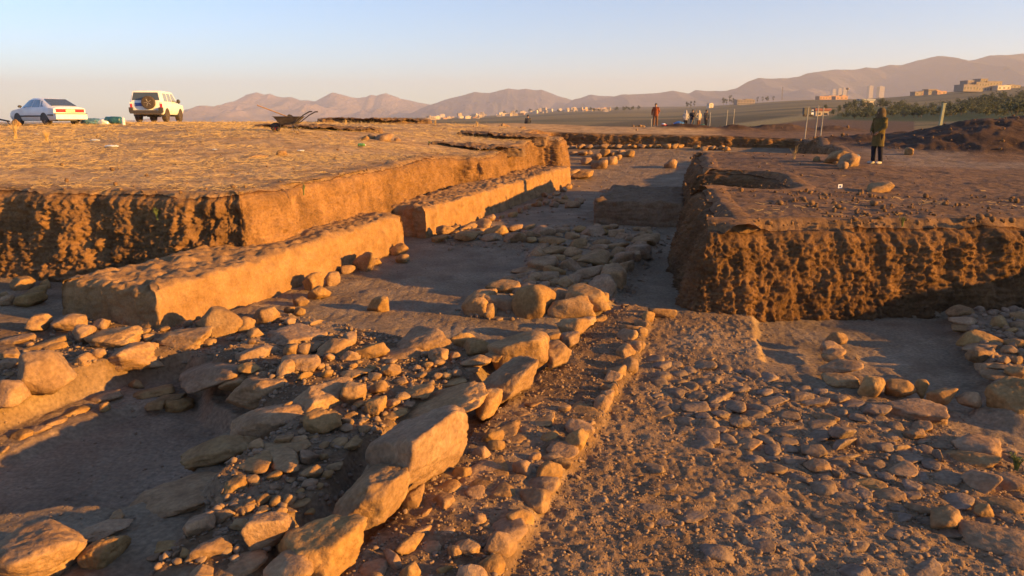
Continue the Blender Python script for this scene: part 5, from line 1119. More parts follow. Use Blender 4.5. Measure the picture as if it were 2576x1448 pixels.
# things behind and beside the cars
M_TARP = plain('blue_tarp', (0.10, 0.22, 0.30), 0.5, var=0.4, scale=6, bump=0.05); M_TEAL = plain('teal_plastic', (0.025, 0.10, 0.14), 0.45, var=0.2); M_CLEAR = plain('clear_bottle', (0.55, 0.60, 0.62), 0.15, spec=0.8, var=0.25, scale=14); M_BLUE = plain('bright_blue_sheet', (0.03, 0.12, 0.36), 0.5, var=0.3, scale=5, bump=0.05)
def lump(name, label, cat, px, yv, r, mat, seed, rz=0.0, lift=0.0):
    x, y = at(px, yv); V, Fc = ico(4); o = np.array([seed * 3.1, seed, 0]); q = V * (1 + .20 * fbm(V * 1.7 + o, 3, 301) + .12 * (ridged(V * 2.3 + o, 3, 302) - .5))[:, None]; q[:, 2] = np.maximum(q[:, 2], -.45)
    return link(name, mesh_np(name, q * np.array(r), Fc), mat, loc=(x, y, gz1(x, y) + r[2] * .42 + lift), rot=(0, 0, rz), label=label, category=cat)
lump('tarp_bundle', 'crumpled pale blue tarpaulin bundle lying beside the saloon car', 'tarpaulin', 236, 41.0, (.68, .4, .24), M_TARP, 1)
lump('sack', 'translucent pale sack slumped between tarpaulin bundle and teal barrel', 'sack', 264, 41.0, (.38, .34, .22), M_CLEAR, 2)
x, y = at(287, 41.0); m = MB(); an = np.linspace(0, 2 * math.pi, 18, False)
m.rings([np.stack([np.full(18, q), r * np.cos(an), .2 + r * np.sin(an)], 1) for q, r in ((-.42, .16), (-.38, .20), (-.14, .20), (-.12, .21), (.12, .21), (.14, .20), (.38, .20), (.42, .16))]); m.build('barrel', M_TEAL, loc=(x, y, gz1(x, y)), label='dark teal plastic barrel lying on its side left of the water bottle', category='barrel')
def bottle(px, yv, h, label, mat, capm, rz=0, lying=False):
    x, y = at(px, yv); t = thing('water_bottle', label, 'bottle', (x, y, gz1(x, y)), rz); m = MB(); an = np.linspace(0, 2 * math.pi, 16, False); r = h * .2
    m.rings([np.stack([q * np.cos(an), q * np.sin(an), np.full(16, z_ * h)], 1) for q, z_ in ((r * .9, 0), (r, .03), (r, .25), (r * .93, .28), (r, .31), (r, .55), (r * .93, .58), (r, .61), (r, .7), (r * .6, .85), (r * .3, .93))]); b = m.build('bottle_body', mat, t)
    m = MB(); m.tube([(0, 0, .93 * h), (0, 0, h)], r * .33, 10); m.build('cap', capm, t)
    if lying: t.rotation_euler = (R(90), 0, rz); t.location.z += r
bottle(311.5, 39.0, .42, 'big clear plastic water bottle standing upright on the crest between the cars', M_CLEAR, M_CLEAR)
bottle(902, 27.0, .30, 'green plastic bottle lying in the straw near the wheelbarrow', plain('green_plastic', (0.16, 0.36, 0.08), .2), M_WHITE, R(70), True)
x, y = at(8, 41.5); m = MB(); m.tube([(-2.2, .2, .42), (-.6, 0, .40), (.45, -.1, .22)], [.05, .05, .04], 8); m.tube([(.3, -.1, .24), (.45, -.1, .0)], .03, 6); m.build('tow_bar', M_DARK, loc=(x, y, gz1(x, y)), label='dark metal tow bar reaching in from the left edge to the saloon car', category='bar')
for i, (px, yv, s, lab) in enumerate([(240, 27.5, .17, 'crumpled white plastic scrap on bare ground below the barrel'), (282, 24.5, .22, 'pale scrap of plastic film lying in the stubble below the off-road car'), (757, 24.2, .13, 'small white paper scrap in the straw in front of the wheelbarrow'), (540, 23.6, .08, 'tiny white scrap in the middle of the left stubble'), (93, 32.0, .10, 'small white scrap beside the dry weed at left')]):
    x, y = at(px, yv); V, Fc = ico(3); q = V * np.array([s, s * .6, s * .2]) * (1 + .35 * fbm(V * 2.5 + i * 7, 3, 320 + i))[:, None]; link('litter', mesh_np('litter', q, Fc, smooth=False), M_CLEAR, loc=(x, y, gz1(x, y) + s * .12), label=lab, category='litter')
x, y = at(2113, 16.8); m = MB(); m.box((0, 0, .05), (.10, .012, .09)); tg = thing('marker_tag', 'small white and blue marker tag standing on the right baulk', 'tag', (x, y, gz1(x, y)), R(10)); m.build('card', M_WHITE, tg); m = MB(); m.box((0, -.0075, .05), (.05, .004, .045)); m.build('blue_square', M_BLUEP, tg)
# beyond the far cut
lump('tarp_heap', 'heap of bright blue plastic sheet left of the four workers', 'tarpaulin', 1706, 71.0, (.62, .5, .50), M_BLUE, 5)
x, y = at(1765, 70.0); m = MB(); an = np.linspace(0, 2 * math.pi, 16, False); m.rings([np.stack([r * np.cos(an), r * np.sin(an), np.full(16, z_)], 1) for r, z_ in ((.20, 0), (.26, .40), (.275, .41), (.25, .41), (.19, .04))]); m.build('bucket', plain('teal_bucket', (0.02, 0.16, 0.20), .4), loc=(x, y, gz1(x, y)), label='teal bucket standing between two of the workers', category='bucket')
x, y = at(1669, 62.0); t = thing('basin', 'red plastic basin holding something white near the person in rust red', 'basin', (x, y, gz1(x, y))); m = MB(); m.rings([np.stack([r * np.cos(an), r * np.sin(an), np.full(16, z_)], 1) for r, z_ in ((.15, 0), (.24, .26), (.25, .27), (.23, .27), (.14, .04))]); m.build('bowl', M_REDP, t); m = MB(); m.ell((0, 0, .24), (.19, .19, .12)); m.build('contents', M_WHITE, t)
M_POST = plain('weathered_post', (0.36, 0.33, 0.27), 0.8, var=0.3, scale=6)
def post(px, yv, h, label, r=.035, lean=.0, mat=None, cat='post', group='thin survey poles beyond the excavation'):
    x, y = at(px, yv); h = PD(px, h, y)[2] - gz1(x, y) if h > 100 else h; m = MB(); m.tube([(0, 0, -.2), (lean * .5, 0, h * .5), (lean, .01, h)], [r, r * .95, r * .85], 8); m.box((lean, .01, h), (r * 2.6, r * 2.6, r)); m.build('pole', mat or M_POST, loc=(x, y, gz1(x, y)), label=label, category=cat, group=group)
post(1785, 74, 282, 'thin pole right behind the person in dark navy jacket'); post(1826, 66, 277, 'left one of two thin poles right of the workers', lean=.06); post(1843, 68, 275, 'right one of two thin poles right of the workers', lean=.06)
post(2024, 48, 269, 'thin pole left of the white hut, leaning right', lean=.09); post(2049, 44, 267, 'tall thin pole in front of the white hut', lean=.07); post(2063, 44.5, 271, 'thin pole at the right side of the white hut front', lean=.05)
post(1638, 60, 299, 'short survey stake left of the person in rust red', r=.03)
m = MB(); x, y = at(2362, 46); m.box((0, 0, .9), (.16, .16, 2.0), taper=.9); m.box((.0, 0, 1.92), (.2, .2, .05)); m.build('concrete_post', plain('green_grey_concrete', (0.30, 0.31, 0.20), .85), loc=(x, y, gz1(x, y) - .2), rot=(0, R(3), 0), label='pale square concrete post standing behind the right spoil heap', category='post')

# stones lying on the open ground
def gstone(bb, sty, label, cat='stone', group=None, **k):
    cx_, zz = (bb[0] + bb[2]) / 2, 2.0
    for _ in range(14):
        p = P(cx_, bb[3], min(zz, 2.95)) if bb[3] > HZ + 3 else None
        if p is None: break
        zz = 0.5 * zz + 0.5 * gz1(p[0], p[1])
    o, g = stone(bb, sty, z0=zz, open_ground=True, name='boulder' if cat == 'boulder' else 'stone', **k); o['label'] = label; o['category'] = cat
    if group: o['group'] = group
    return o
b3 = lambda b: bbpx(3, b); b2 = lambda b: bbpx(2, b); b1 = lambda b: bbpx(1, b)
gp = 'boulders at the feet of the person in the parka'
gstone(b3((1040,838,1217,967)), 'a', 'largest orange boulder left of the person in the parka', 'boulder', gp); gstone(b3((1182,898,1335,992)), 'b', 'split boulder nearest the feet of the person in the parka', 'boulder', gp, yaw=-0.5)
gstone(b3((983,918,1037,957)), 'a', 'small dark stone at the left end of the boulder group by the parka', 'stone', gp); gstone(b3((1135,928,1190,972)), 'a', 'small shaded stone between the two boulders near the parka', 'stone', gp); gstone(b3((1173,960,1252,1012)), 'r', 'round stone in front of the split boulder near the parka', 'stone', gp)
gstone(b3((1398,1113,1592,1192)), 'a', 'low three sided rock alone on the right baulk', 'boulder', None, sink=.3); gstone(b3((1675,853,1742,902)), 'b', 'pale leaning slab of stone at the foot of the spoil heap', 'stone')
gq = 'stones lying on the left plateau'
for b, s_, lab in [((598,456,652,507),'r','upright round stone alone on the left plateau, left of a pair'),((724,453,782,502),'r','rounded stone, right one of the pair on the plateau'),((272,493,397,552),'r','largest orange boulder in the little group on the left plateau'),((203,488,278,547),'r','round stone left of the largest plateau boulder'),((150,508,208,547),'r','small dark stone, second from left in the plateau group'),((112,520,155,547),'r','smallest stone at the left end of the plateau group'),((404,513,442,547),'a','small stone just right of the largest plateau boulder')]: gstone(b2(b), s_, lab, 'stone', gq)
for b, s_, lab in [((1898,618,2002,667),'f','rounded lump lying in the straw, left of two in mid plateau'),((2088,616,2167,657),'r','rounded lump lying in the straw, right of two in mid plateau'),((1438,523,1552,552),'f','low reddish stone in the stubble below the off-road car')]: gstone(b1(b), s_, lab, 'stone', gq)
gr_ = 'pale rocks beyond the far cut'
for i, b in enumerate([(1589,321,1597,329),(1597,322,1602,328),(1602,322,1608,329.5)]): gstone(b, 'a', 'pale rock at the edge of the far cut, %s from left of three' % ORD[i], 'stone', gr_)
def fstone(px, yv, w, h, label, seed, group):
    x, y = at(px, yv); U, Fc = rock_unit('a', np.random.default_rng(900 + seed), 3); o = link('stone', mesh_np('stone', U * np.array([w, w * .8, h]), Fc), M_STONE, loc=(x, y, gz1(x, y) + h * .5), label=label, category='stone', group=group)
for i, (px, w, h) in enumerate([(1593, .13, .12), (1601, .14, .08), (1609, .17, .16), (1615, .10, .12), (1620, .12, .08)]): fstone(px, 61.5, w, h, 'pale rock left of the person in rust red, %s from left' % ORD[i], i, 'pale rocks left of the person in rust red')
for i, (px, w, h) in enumerate([(1259, .2, .08), (1266, .22, .2), (1273, .2, .14), (1278, .16, .12), (1316, .2, .15)]): fstone(px, 50.0, w, h, 'stone of the small pile on the crest, %s from left' % ORD[i], 20 + i, 'stones piled on the crest near the person in a dark coat')
fstone(43, 37.6, .24, .24, 'lumpy orange stone under the front wheel of the saloon car', 31, None)

# low cut faces of shallow trial trenches on the plateau: earth banks
def bank(px0, px1, y0, y1, dep, up, label):
    a, b = np.array(at(px0, y0)), np.array(at(px1, y1)); n = np.array([-(b - a)[1], (b - a)[0]]); n /= np.linalg.norm(n)
    o = mud_block('earth_bank', [a, b, b + n * dep, a + n * dep], lambda x, y: G(x, y) + up, label, ds=0.08, rough=1.6, cat='earth bank', mat=M_EARTH, zbf=lambda x, y: G(x, y) - .1); return o
bank(800, 1086, 44.5, 45.5, 2.5, .24, 'low earth bank with a dark cut face along the left crest behind the wheelbarrow')
bank(640, 960, 33.5, 34.5, 1.6, .14, 'lower earth bank with a ragged edge running beside the wheelbarrow')

bank(1150, 1376, 37.5, 37.0, 1.6, .16, 'low earth scarp with a dark cut face at the far end of the left plateau')
bank(1085, 1318, 31.5, 31.6, 1.0, .10, 'lower earth scarp with a shaded face left of the far end of the cut wall')
# tufts of dry and green weeds
M_DRY = plain('dry_stalks', (0.50, 0.34, 0.13), .8, var=.3); M_GRN = plain('green_weed', (0.10, 0.13, 0.03), .7, var=.4)
def weed(label, loc, h, n, mat, seed, spread=.5, leaf=0):
    rg = np.random.default_rng(seed); m = MB()
    for i in range(n):
        a = rg.uniform(0, 6.28); l_ = h * rg.uniform(.5, 1); d = spread * l_ * rg.uniform(.1, 1)
        p = [(rg.normal(0, .03) * h, rg.normal(0, .03) * h, -.02), (d * .4 * math.cos(a), d * .4 * math.sin(a), l_ * .6), (d * math.cos(a), d * math.sin(a), l_)]
        m.tube(p, [.006 + .004 * h, .005 + .003 * h, .002], 4)
        for q in range(leaf):
            f = rg.uniform(.3, 1); c = np.array(p[1]) * (1 - f) + np.array(p[2]) * f; b = rg.uniform(0, 6.28); r = h * .13
            t1 = c + np.array([math.cos(b), math.sin(b), .5]) * r; sd = np.array([-math.sin(b), math.cos(b), .1]) * r * .4
            m.slab([c - sd * .3, (c + t1) / 2 - sd, t1, (c + t1) / 2 + sd], .002)
    m.build('weed', mat, loc=loc, label=label, category='weed')
for i, (px, yv, h, n, mt, lf, lab) in enumerate([(40, 29.5, .75, 26, M_DRY, 0, 'tall dry weed stalks at the left edge below the saloon car'), (118, 27.5, .45, 40, M_DRY, 0, 'bushy dry weed right of the tall stalks at left'), (1200, 44, .35, 30, M_DRY, 0, 'dry grass tuft on the crest right of the long earth bank'), (1095, 44, .35, 30, M_DRY, 0, 'dry grass tuft at the right end of the long earth bank'),
   (2270, 11.75, .16, 16, M_GRN, 3, 'green thistle growing on the lip of the right baulk'), (1998, 24.5, .5, 6, M_DRY, 0, 'thin dry stalk standing on the right baulk behind the notch'), (1080, 31, .2, 14, M_GRN, 2, 'small green weed left of the plateau stone pair'), (870, 42, .3, 26, M_DRY, 0, 'dry grass tuft behind the wheelbarrow')]):
    x, y = at(px, yv); weed(lab, (x, y, gz1(x, y)), h, n, mt, 500 + i, leaf=lf)
p = P(2556, 1182, 0.0); weed('green weed between stones near the right edge', (p[0], p[1], Fz(p[0], p[1])), .16, 20, M_GRN, 520, leaf=4)
for i, (px, py, yv, lab) in enumerate([(398, 545, 13.85, 'green weed growing out of the left cut wall'), (760, 485, 14.9, 'green weed on the upper lip of the lit cut wall')]):
    q = PD(px, py, yv); weed(lab, (q[0] + .1, q[1] - .25, q[2]), .22, 12, M_GRN, 530 + i, leaf=3)

# ------------------------------------------------------------------ the far plain: houses, trees, crops
def on_plain(px, py, d0=62, d1=6500):           # where a ray of the photo meets the plain
    ds = np.exp(np.linspace(math.log(d0), math.log(d1), 700)); r = ray(px, py); t = ds / r[1]
    x, y, z = r[0] * t, r[1] * t, CAMZ + r[2] * t; g = G(x, y); hit = np.nonzero(z <= g)[0]
    k = hit[0] if len(hit) else len(ds) - 1
    return float(x[k]), float(y[k]), float(g[k])
M_PLAST = plain('pale_plaster', (0.56, 0.47, 0.38), .85, var=.15, scale=.6); M_TOWN = plain('hazy_plaster', (0.42, 0.345, 0.28), .9, var=.2, scale=.3); M_BRICK = plain('tan_brick', (0.40, 0.24, 0.15), .9, var=.2, scale=.8); M_GREYW = plain('grey_render', (0.24, 0.20, 0.17), .9, var=.2, scale=.6)
M_HOLE = plain('dark_opening', (0.035, 0.032, 0.035), .4, var=.2); M_SLATE = plain('roof_sheet', (0.30, 0.32, 0.34), .5, var=.2); M_MAROON = plain('maroon_roof', (0.18, 0.05, 0.05), .6, var=.2); M_GREENR = plain('green_sheet', (0.16, 0.25, 0.19), .6, var=.2)
def block(t, c, size, mat, nwin=(0, 0), sides='fr', roof=True, wmat=None, wh=1.3):
    x, y, z = c; a, b, h = size; m = MB(); m.box((x, y, z + h / 2), size); w = m.build('wall', mat, t, smooth=False)
    if roof:
        m = MB()
        for ox, oy, sx, sy in ((0, -b / 2, a + .5, .35), (0, b / 2, a + .5, .35), (-a / 2, 0, .35, b - .36), (a / 2, 0, .35, b - .36)): m.box((x + ox, y + oy, z + h + .3), (sx, sy, .6))
        m.box((x, y, z + h + .06), (a - .4, b - .4, .12)); m.build('parapet', mat, t, smooth=False)
    n, fl = nwin
    for f in range(fl):
        for i in range(n):
            for sd in sides:
                zz = z + (f + .55) * h / fl
                m = MB(); m.box((x - a / 2 + (i + .5) * a / n, y - b / 2 - .03, zz) if sd == 'f' else (x + a / 2 + .03, y - b / 2 + (i + .5) * b / n, zz), (a / n * .48, .1, wh) if sd == 'f' else (.1, b / n * .48, wh)); m.build('window', wmat or M_HOLE, t, smooth=False)
def building(name, px, py, wpx, label, rz, blocks, cat='building', d=None):
    x, y, z = on_plain(px, py); u = wpx * y / F                        # u: the whole width in metres
    t = thing(name, label, cat, (x, y, z - .3), R(rz)); s = u
    for (cx_, cy_, w, dp, h, mat, nw, sides, *z0) in blocks: block(t, (cx_ * s, cy_ * s, (z0[0] if z0 else 0) * s), (w * s, dp * s, h * s), mat, nw, sides, wh=h * s / max(nw[1], 1) * .42)
    return t
building('villa', 2046, 248, 40, 'low white villa with a lit flat roof left of the long brick school', 14, [(0, 0, 1, .5, .16, M_PLAST, (4, 1), 'fr'), (.05, .1, .6, .35, .28, M_PLAST, (3, 2), 'fr')], 'house')
building('house', 2080, 250, 56, 'long low tan house between the white villa and brick school', 14, [(-.2, 0, .55, .3, .12, M_BRICK, (4, 1), 'fr'), (.25, .02, .5, .3, .15, M_BRICK, (3, 1), 'fr')], 'house')
building('house', 2112, 250, 34, 'low brick outbuilding just left of the long brick school', 14, [(0, 0, 1, .45, .2, M_BRICK, (3, 1), 'fr'), (.3, .1, .3, .3, .28, M_BRICK, (1, 1), 'fr')], 'house')
building('school', 2196, 247, 128, 'long two storey brick school with tower like stair blocks and rows of dark windows', 16, [(-.42, .06, .16, .22, .115, M_GREYW, (2, 2), 'fr'), (-.25, 0, .17, .2, .135, M_BRICK, (5, 3), 'fr'), (-.14, -.02, .03, .1, .14, M_BRICK, (0, 0), ''), (-.075, -.03, .03, .1, .145, M_BRICK, (0, 0), ''), (.04, 0, .18, .2, .135, M_BRICK, (6, 3), 'fr'), (.18, 0, .12, .2, .13, M_BRICK, (2, 2), 'fr'), (.34, .05, .22, .2, .13, M_GREYW, (4, 2), 'fr')])
building('house', 2312, 240, 42, 'low tan house with two cubic wings right of the school', 12, [(0, 0, .9, .4, .2, M_GREYW, (3, 1), 'fr'), (.25, -.03, .4, .36, .24, M_BRICK, (2, 1), 'fr')], 'house')
building('house', 2338, 238, 26, 'taller dark hut with a wide roof between two tan houses', 12, [(0, 0, .8, .6, .4, M_GREYW, (2, 1), 'fr'), (0, 0, 1.0, .75, .05, M_GREYW, (0, 0), '', .42)], 'house')
building('house', 2362, 237, 26, 'sunlit cubic tan house, rightmost of the group right of the school', 12, [(0, 0, 1, .7, .26, M_BRICK, (2, 1), 'f'), (-.2, .1, .4, .4, .34, M_BRICK, (1, 1), 'f')], 'house')
building('compound', 2466, 230, 124, 'wide stepped dark compound of flat roofed blocks on the far right ridge', 10, [(-.32, 0, .34, .25, .12, M_GREYW, (5, 1), 'fr'), (-.28, .05, .14, .2, .20, M_GREYW, (2, 2), 'fr'), (-.05, .02, .30, .25, .17, M_GREYW, (5, 2), 'fr'), (.02, .06, .16, .2, .235, M_GREYW, (3, 3), 'fr'), (.24, .05, .34, .22, .19, M_GREYW, (5, 2), 'fr')])
building('house', 2518, 226, 36, 'sunlit cream house in front of the right end of stepped compound', 10, [(0, 0, 1, .5, .26, M_PLAST, (3, 1), 'f'), (.3, .1, .4, .4, .3, M_PLAST, (1, 1), 'f')], 'house')
building('shed', 2548, 221, 30, 'low dark shed at the right end of the ridge', 10, [(0, 0, 1, .4, .2, M_GREYW, (3, 1), 'fr'), (-.2, .05, .4, .3, .26, M_GREYW, (1, 1), 'fr')])
building('hall', 1793, 263, 38, 'pale green hall behind the little sunlit cubic house', 6, [(0, 0, 1, .5, .3, M_GREENR, (5, 1), 'fr'), (0, .02, .94, .44, .06, M_GREENR, (0, 0), '', .3)])
building('hall', 1872, 263, 44, 'long dark grey hall right of the pale green hall', 6, [(0, 0, 1, .5, .26, M_GREYW, (6, 2), 'fr'), (.2, .04, .4, .4, .3, M_GREYW, (3, 2), 'fr')])
building('house', 1786, 271, 13, 'little cubic house with two dark windows, glowing orange', 20, [(0, 0, .9, .8, .75, M_PLAST, (1, 2), 'f'), (.3, .2, .3, .4, .85, M_PLAST, (0, 0), '')], 'house')
building('hut', 2062, 291, 36, 'small white hut with a maroon roof near the thin poles', 8, [(0, 0, .95, .6, .36, M_TOWN, (2, 1), 'f'), (0, 0, 1.06, .7, .05, M_MAROON, (0, 0), '', .37)], 'hut')
building('house', 2177, 268, 34, 'white walled house with a grey sheet roof among the dark trees', 8, [(0, 0, .9, .5, .42, M_PLAST, (3, 1), 'fr'), (0, 0, 1.0, .6, .05, M_SLATE, (0, 0), '', .43)], 'house')
x, y, z = on_plain(2031, 293); t = thing('parked_truck', 'dark truck with a pale cab parked left of the white hut', 'truck', (x, y, z), R(8)); u = 25 * y / F
m = MB(); m.box((-.1 * u, 0, .52 * u), (.72 * u, .34 * u, .62 * u), taper=.97); m.build('box_body', M_DARK, t, smooth=False); m = MB(); m.box((.42 * u, 0, .40 * u), (.24 * u, .33 * u, .5 * u), taper=.9); cb = m.build('cab', M_WHITE, t, smooth=False); m = MB(); m.box((.43 * u, -.168 * u, .5 * u), (.16 * u, .02 * u, .18 * u)); m.build('cab_window', M_GLASS, cb, smooth=False)
for ax in (-.3, -.12, .40):
    for sd in (1, -1): w_ = wheel(t, ax * u, sd * .15 * u, .11 * u, .08 * u)
for i, (px, py, w, h, lab) in enumerate([(2190, 236, 11, 20, 'hazy tall apartment tower, left one behind the school'), (2216, 236, 14, 18, 'hazy tall apartment tower, right one behind the school'), (2098, 243, 12, 18, 'hazy apartment block, leftmost of three behind the low brick outbuilding'), (2112, 243, 12, 20, 'hazy apartment block, middle of three behind the low brick outbuilding'), (2124, 243, 10, 21, 'hazy apartment block, rightmost of three behind the low brick outbuilding')]):
    dd = 3500.0; zt_ = PD(px, py - h, dd); t = thing('apartment_tower', lab, 'building', (zt_[0], dd, zt_[2] - h * dd / F), R(12), 'hazy far apartment towers'); ww = w * dd / F; block(t, (0, 0, -40 * dd / F), (ww, ww * .8, (h + 40) * dd / F), M_GREYW, (4, 12), 'fr', wh=1.6); block(t, (0, 0, h * dd / F), (ww * .5, ww * .4, 3.0), M_GREYW, (0, 0), '')
# masts
def mast(px, py0, py1, dd, label, head=False):
    b = PD(px, py1, dd); h = (py1 - py0) * dd / F; t = thing('mast', label, 'mast', b); m = MB()
    r = h * .035
    for sx, sy in ((1, 1), (1, -1), (-1, -1), (-1, 1)): m.tube([(sx * r, sy * r, 0), (sx * r * .35, sy * r * .35, h)], r * .14, 5)
    for k in range(9):
        f0, f1 = k / 9, (k + 1) / 9; r0, r1 = r * (1 - .65 * f0), r * (1 - .65 * f1)
        for s in (1, -1): m.tube([(-r0 * s, -r0, h * f0), (r1 * s, -r1, h * f1)], r * .08, 4); m.tube([(r0, -r0 * s, h * f0), (r1, r1 * s, h * f1)], r * .08, 4)
    m.build('lattice', M_STEEL, t)
    if head: m = MB(); m.rings([np.stack([q * np.cos(an_), q * np.sin(an_), np.full(12, z_)], 1) for q, z_ in ((h * .05, h * .8), (h * .17, h * .86), (h * .17, h * .98), (h * .03, h * 1.03))]); m.build('tank', M_GREYW, t)
an_ = np.linspace(0, 2 * math.pi, 12, False)
mast(1967, 220, 250, 1200, 'thin lattice radio mast standing far off below the right mountains'); mast(2130, 222, 246, 900, 'water tower on a lattice left of the brick school', True)

# the town under the mountains
def town_mesh(kind):
    m1, m2 = MB(), MB(); rg = np.random.default_rng(kind)
    w, d, h = [(9, 8, 4), (12, 9, 6.5), (16, 8, 4), (9, 9, 10), (24, 9, 4.5)][kind]
    m1.box((0, 0, h / 2 - .5), (w, d, h + 1)); m1.box((w * .2, d * .1, h + .7), (w * .4, d * .5, 1.4)); m1.box((0, 0, h + .15), (w + .6, d + .6, .3))
    nf = max(1, int(h / 3))
    for f in range(nf):
        for i in range(max(2, int(w / 3.5))): n = max(2, int(w / 3.5)); m2.box((-w / 2 + (i + .5) * w / n, -d / 2 - .02, (f + .55) * h / nf), (1.2, .1, 1.3))
        for i in range(2): m2.box((w / 2 + .02, -d / 2 + (i + .5) * d / 2, (f + .55) * h / nf), (.1, 1.2, 1.3))
    me = m1.mesh('far_house', smooth=False); k1 = len(me.polygons); m1.q += [np.asarray(q) + m1.n for q in m2.q]; m1.v += m2.v; m1.n += m2.n
    me2 = mesh_np('far_house', np.concatenate(m1.v), [np.concatenate(m1.q)], smooth=False); me2.materials.append([M_TOWN, M_PLAST, M_BRICK, M_TOWN, M_TOWN][kind]); me2.materials.append(M_HOLE)
    me2.polygons.foreach_set('material_index', (np.arange(len(me2.polygons)) >= k1).astype(np.int32)); return me2
TM = [town_mesh(k) for k in range(5)]; rg = np.random.default_rng(77)
def towns(n, pts, lab, group, dref=(1500, 2600)):
    pts = np.array(pts, float)
    for i in range(n):
        f = rg.uniform(0, len(pts) - 1); k = int(f); p = pts[k] + (pts[min(k + 1, len(pts) - 1)] - pts[k]) * (f - k); px, py = p[0] + rg.normal(0, 6), p[1] + rg.normal(0, 1.6)
        x, y, z = on_plain(px, py, 500, 4200); o = link('far_house', TM[rg.choice(5, p=[.34, .26, .16, .12, .12])], loc=(x, y, z), rot=(0, 0, rg.uniform(-.4, .5)), label=lab, category='house', group=group)
        s = rg.uniform(.6, 1.15) * y / 1900; o.scale = (s, s, s * rg.uniform(.8, 1.1))
towns(34, [(1073,299),(1137,298),(1191,295),(1232,293)], 'tiny pale house in the left part of the far town under the mountains', 'houses of the far town, left part')
towns(44, [(1250,291),(1290,289),(1330,285),(1364,282)], 'tiny pale house in the middle of the far town behind the crest', 'houses of the far town, middle part')
towns(50, [(1345,281),(1417,280),(1468,279),(1511,278),(1540,276)], 'tiny pale house in the right part of the far town below the low hill', 'houses of the far town, right part')
towns(14, [(1628,264),(1668,265),(1710,265),(1750,262)], 'tiny pale house on the far rise above the person in rust red', 'houses on the far rise')
# trees: leaf clumps round short limbs
M_LEAF = plain('dusty_leaves', (0.045, 0.062, 0.02), .7, var=.5, scale=1.2); M_LEAF2 = plain('pale_leaves', (0.10, 0.105, 0.035), .7, var=.5, scale=1.2); M_BARK = plain('bark', (0.12, 0.085, 0.06), .9, var=.3)
def crown_mesh(seed, h, w, n, leaf):
    rg = np.random.default_rng(seed); nc = 9; c = np.stack([rg.normal(0, w * .26, nc), rg.normal(0, w * .26, nc), h * rg.uniform(.35, .92, nc)], 1); r = w * rg.uniform(.14, .30, nc)
    k = rg.integers(0, nc, n); d = rg.normal(size=(n, 3)); d /= np.linalg.norm(d, axis=1)[:, None]; p = c[k] + d * (r[k] * rg.uniform(.55, 1.1, n))[:, None]
    a = rg.normal(size=(n, 3)); a /= np.linalg.norm(a, axis=1)[:, None]; b = np.cross(a, d); b /= np.linalg.norm(b, axis=1)[:, None] + 1e-6; s = leaf * rg.uniform(.6, 1.3, n)[:, None]
    V = np.stack([p - a * s, p + b * s * .6, p + a * s, p - b * s * .6], 1).reshape(-1, 3); return mesh_np('crown', V, np.arange(4 * n).reshape(-1, 4), smooth=False)
def trunk_mesh(seed, h, r):
    rg = np.random.default_rng(seed); m = MB(); m.tube([(0, 0, -.1), (.02 * h, 0, .3 * h), (0, .03 * h, .8 * h)], [r, r * .8, r * .25], 7)
    for i in range(4): a = rg.uniform(0, 6.28); m.tube([(0, 0, h * rg.uniform(.2, .4)), (math.cos(a) * h * .22, math.sin(a) * h * .22, h * rg.uniform(.55, .8))], [r * .5, r * .15], 5)
    return m.mesh('trunk')
KIND = [(crown_mesh(1, 3.0, 3.2, 620, .17), trunk_mesh(1, 3.0, .10), M_LEAF), (crown_mesh(2, 2.2, 2.8, 520, .15), trunk_mesh(2, 2.2, .08), M_LEAF), (crown_mesh(3, 1.5, 2.2, 420, .13), trunk_mesh(3, 1.5, .05), M_LEAF2), (crown_mesh(4, 8.0, 4.0, 500, .45), trunk_mesh(4, 8.0, .16), M_LEAF), (crown_mesh(5, 9.0, 2.2, 420, .42), trunk_mesh(5, 9.0, .14), M_LEAF)]
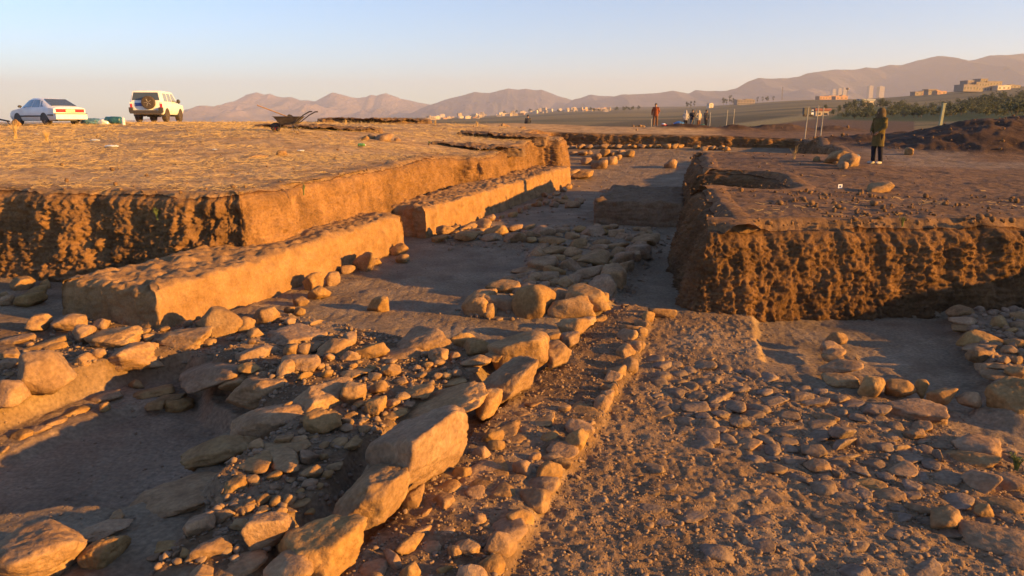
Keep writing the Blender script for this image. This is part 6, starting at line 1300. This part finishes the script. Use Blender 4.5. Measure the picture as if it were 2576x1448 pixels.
def tree(k, x, y, z, s, label, group, cat='tree'):
    t = thing('tree' if k != 2 else 'bush', label, cat, (x, y, z), rg.uniform(0, 6.28), group); t.scale = (s, s, s * rg.uniform(.85, 1.15))
    c = link('crown', KIND[k][0], KIND[k][2], t); w = link('trunk', KIND[k][1], M_BARK, t)
c_ = 0
OR = [(2090,300),(2130,276),(2230,268),(2330,275),(2440,262),(2560,246),(2640,240),(2640,296),(2500,292),(2330,296)]
for i in range(4000):
    if c_ >= 250: break
    px, py = rg.uniform(2090, 2620), rg.uniform(246, 300)
    if sdf(np.array([px]), np.array([py]), OR)[0] > 0: continue
    x, y, z = on_plain(px, py); c_ += 1
    tree(1 if rg.random() < .55 else 2, x, y, z, rg.uniform(.55, 1.0) * max(1, y / 210), 'dark green shrub in the orchard rows behind the spoil heaps', 'shrubs of the orchard behind the spoil heaps', 'shrub')
for px, py, s, lab in [(2150, 276, 1.5, 'large dark tree left of the white walled house'), (2165, 274, 1.3, 'dark tree beside the left wall of the white walled house'), (2215, 272, 1.5, 'large dark tree right of the white walled house'), (2232, 273, 1.3, 'rounder dark tree right of the large one by the white house'), (2075, 283, 1.0, 'dark tree behind the white hut'), (2095, 291, .9, 'small tree right of the white hut'), (2110, 284, .9, 'small tree between the white hut and the orchard')]:
    x, y, z = on_plain(px, py); tree(0, x, y, z, s * y / F * 15 / 3.0, lab, 'trees around the farm houses')
for i, (px, py) in enumerate([(1728,272),(1737,272),(1746,271),(1820,264),(1828,264),(1836,263),(1844,263),(1905,260),(1918,258),(1930,257),(1945,256),(1990,252),(2005,251)]): x, y, z = on_plain(px, py); tree(4 if i % 3 else 3, x, y, z, rg.uniform(.5, .9) * y / 600, 'dark tree in the far line between the grey hall and the villa', 'trees of the far line below the right mountains')
for i in range(26):
    px = rg.choice([1180, 1300, 1340, 1400, 1500, 1560, 1575]) + rg.normal(0, 14); x, y, z = on_plain(px, 291 - (px - 1180) * .033 + rg.normal(0, 1), 500, 4200); tree(3, x, y, z, rg.uniform(.9, 1.5) * y / 1900, 'tiny dark tree among the houses of the far town', 'trees of the far town')
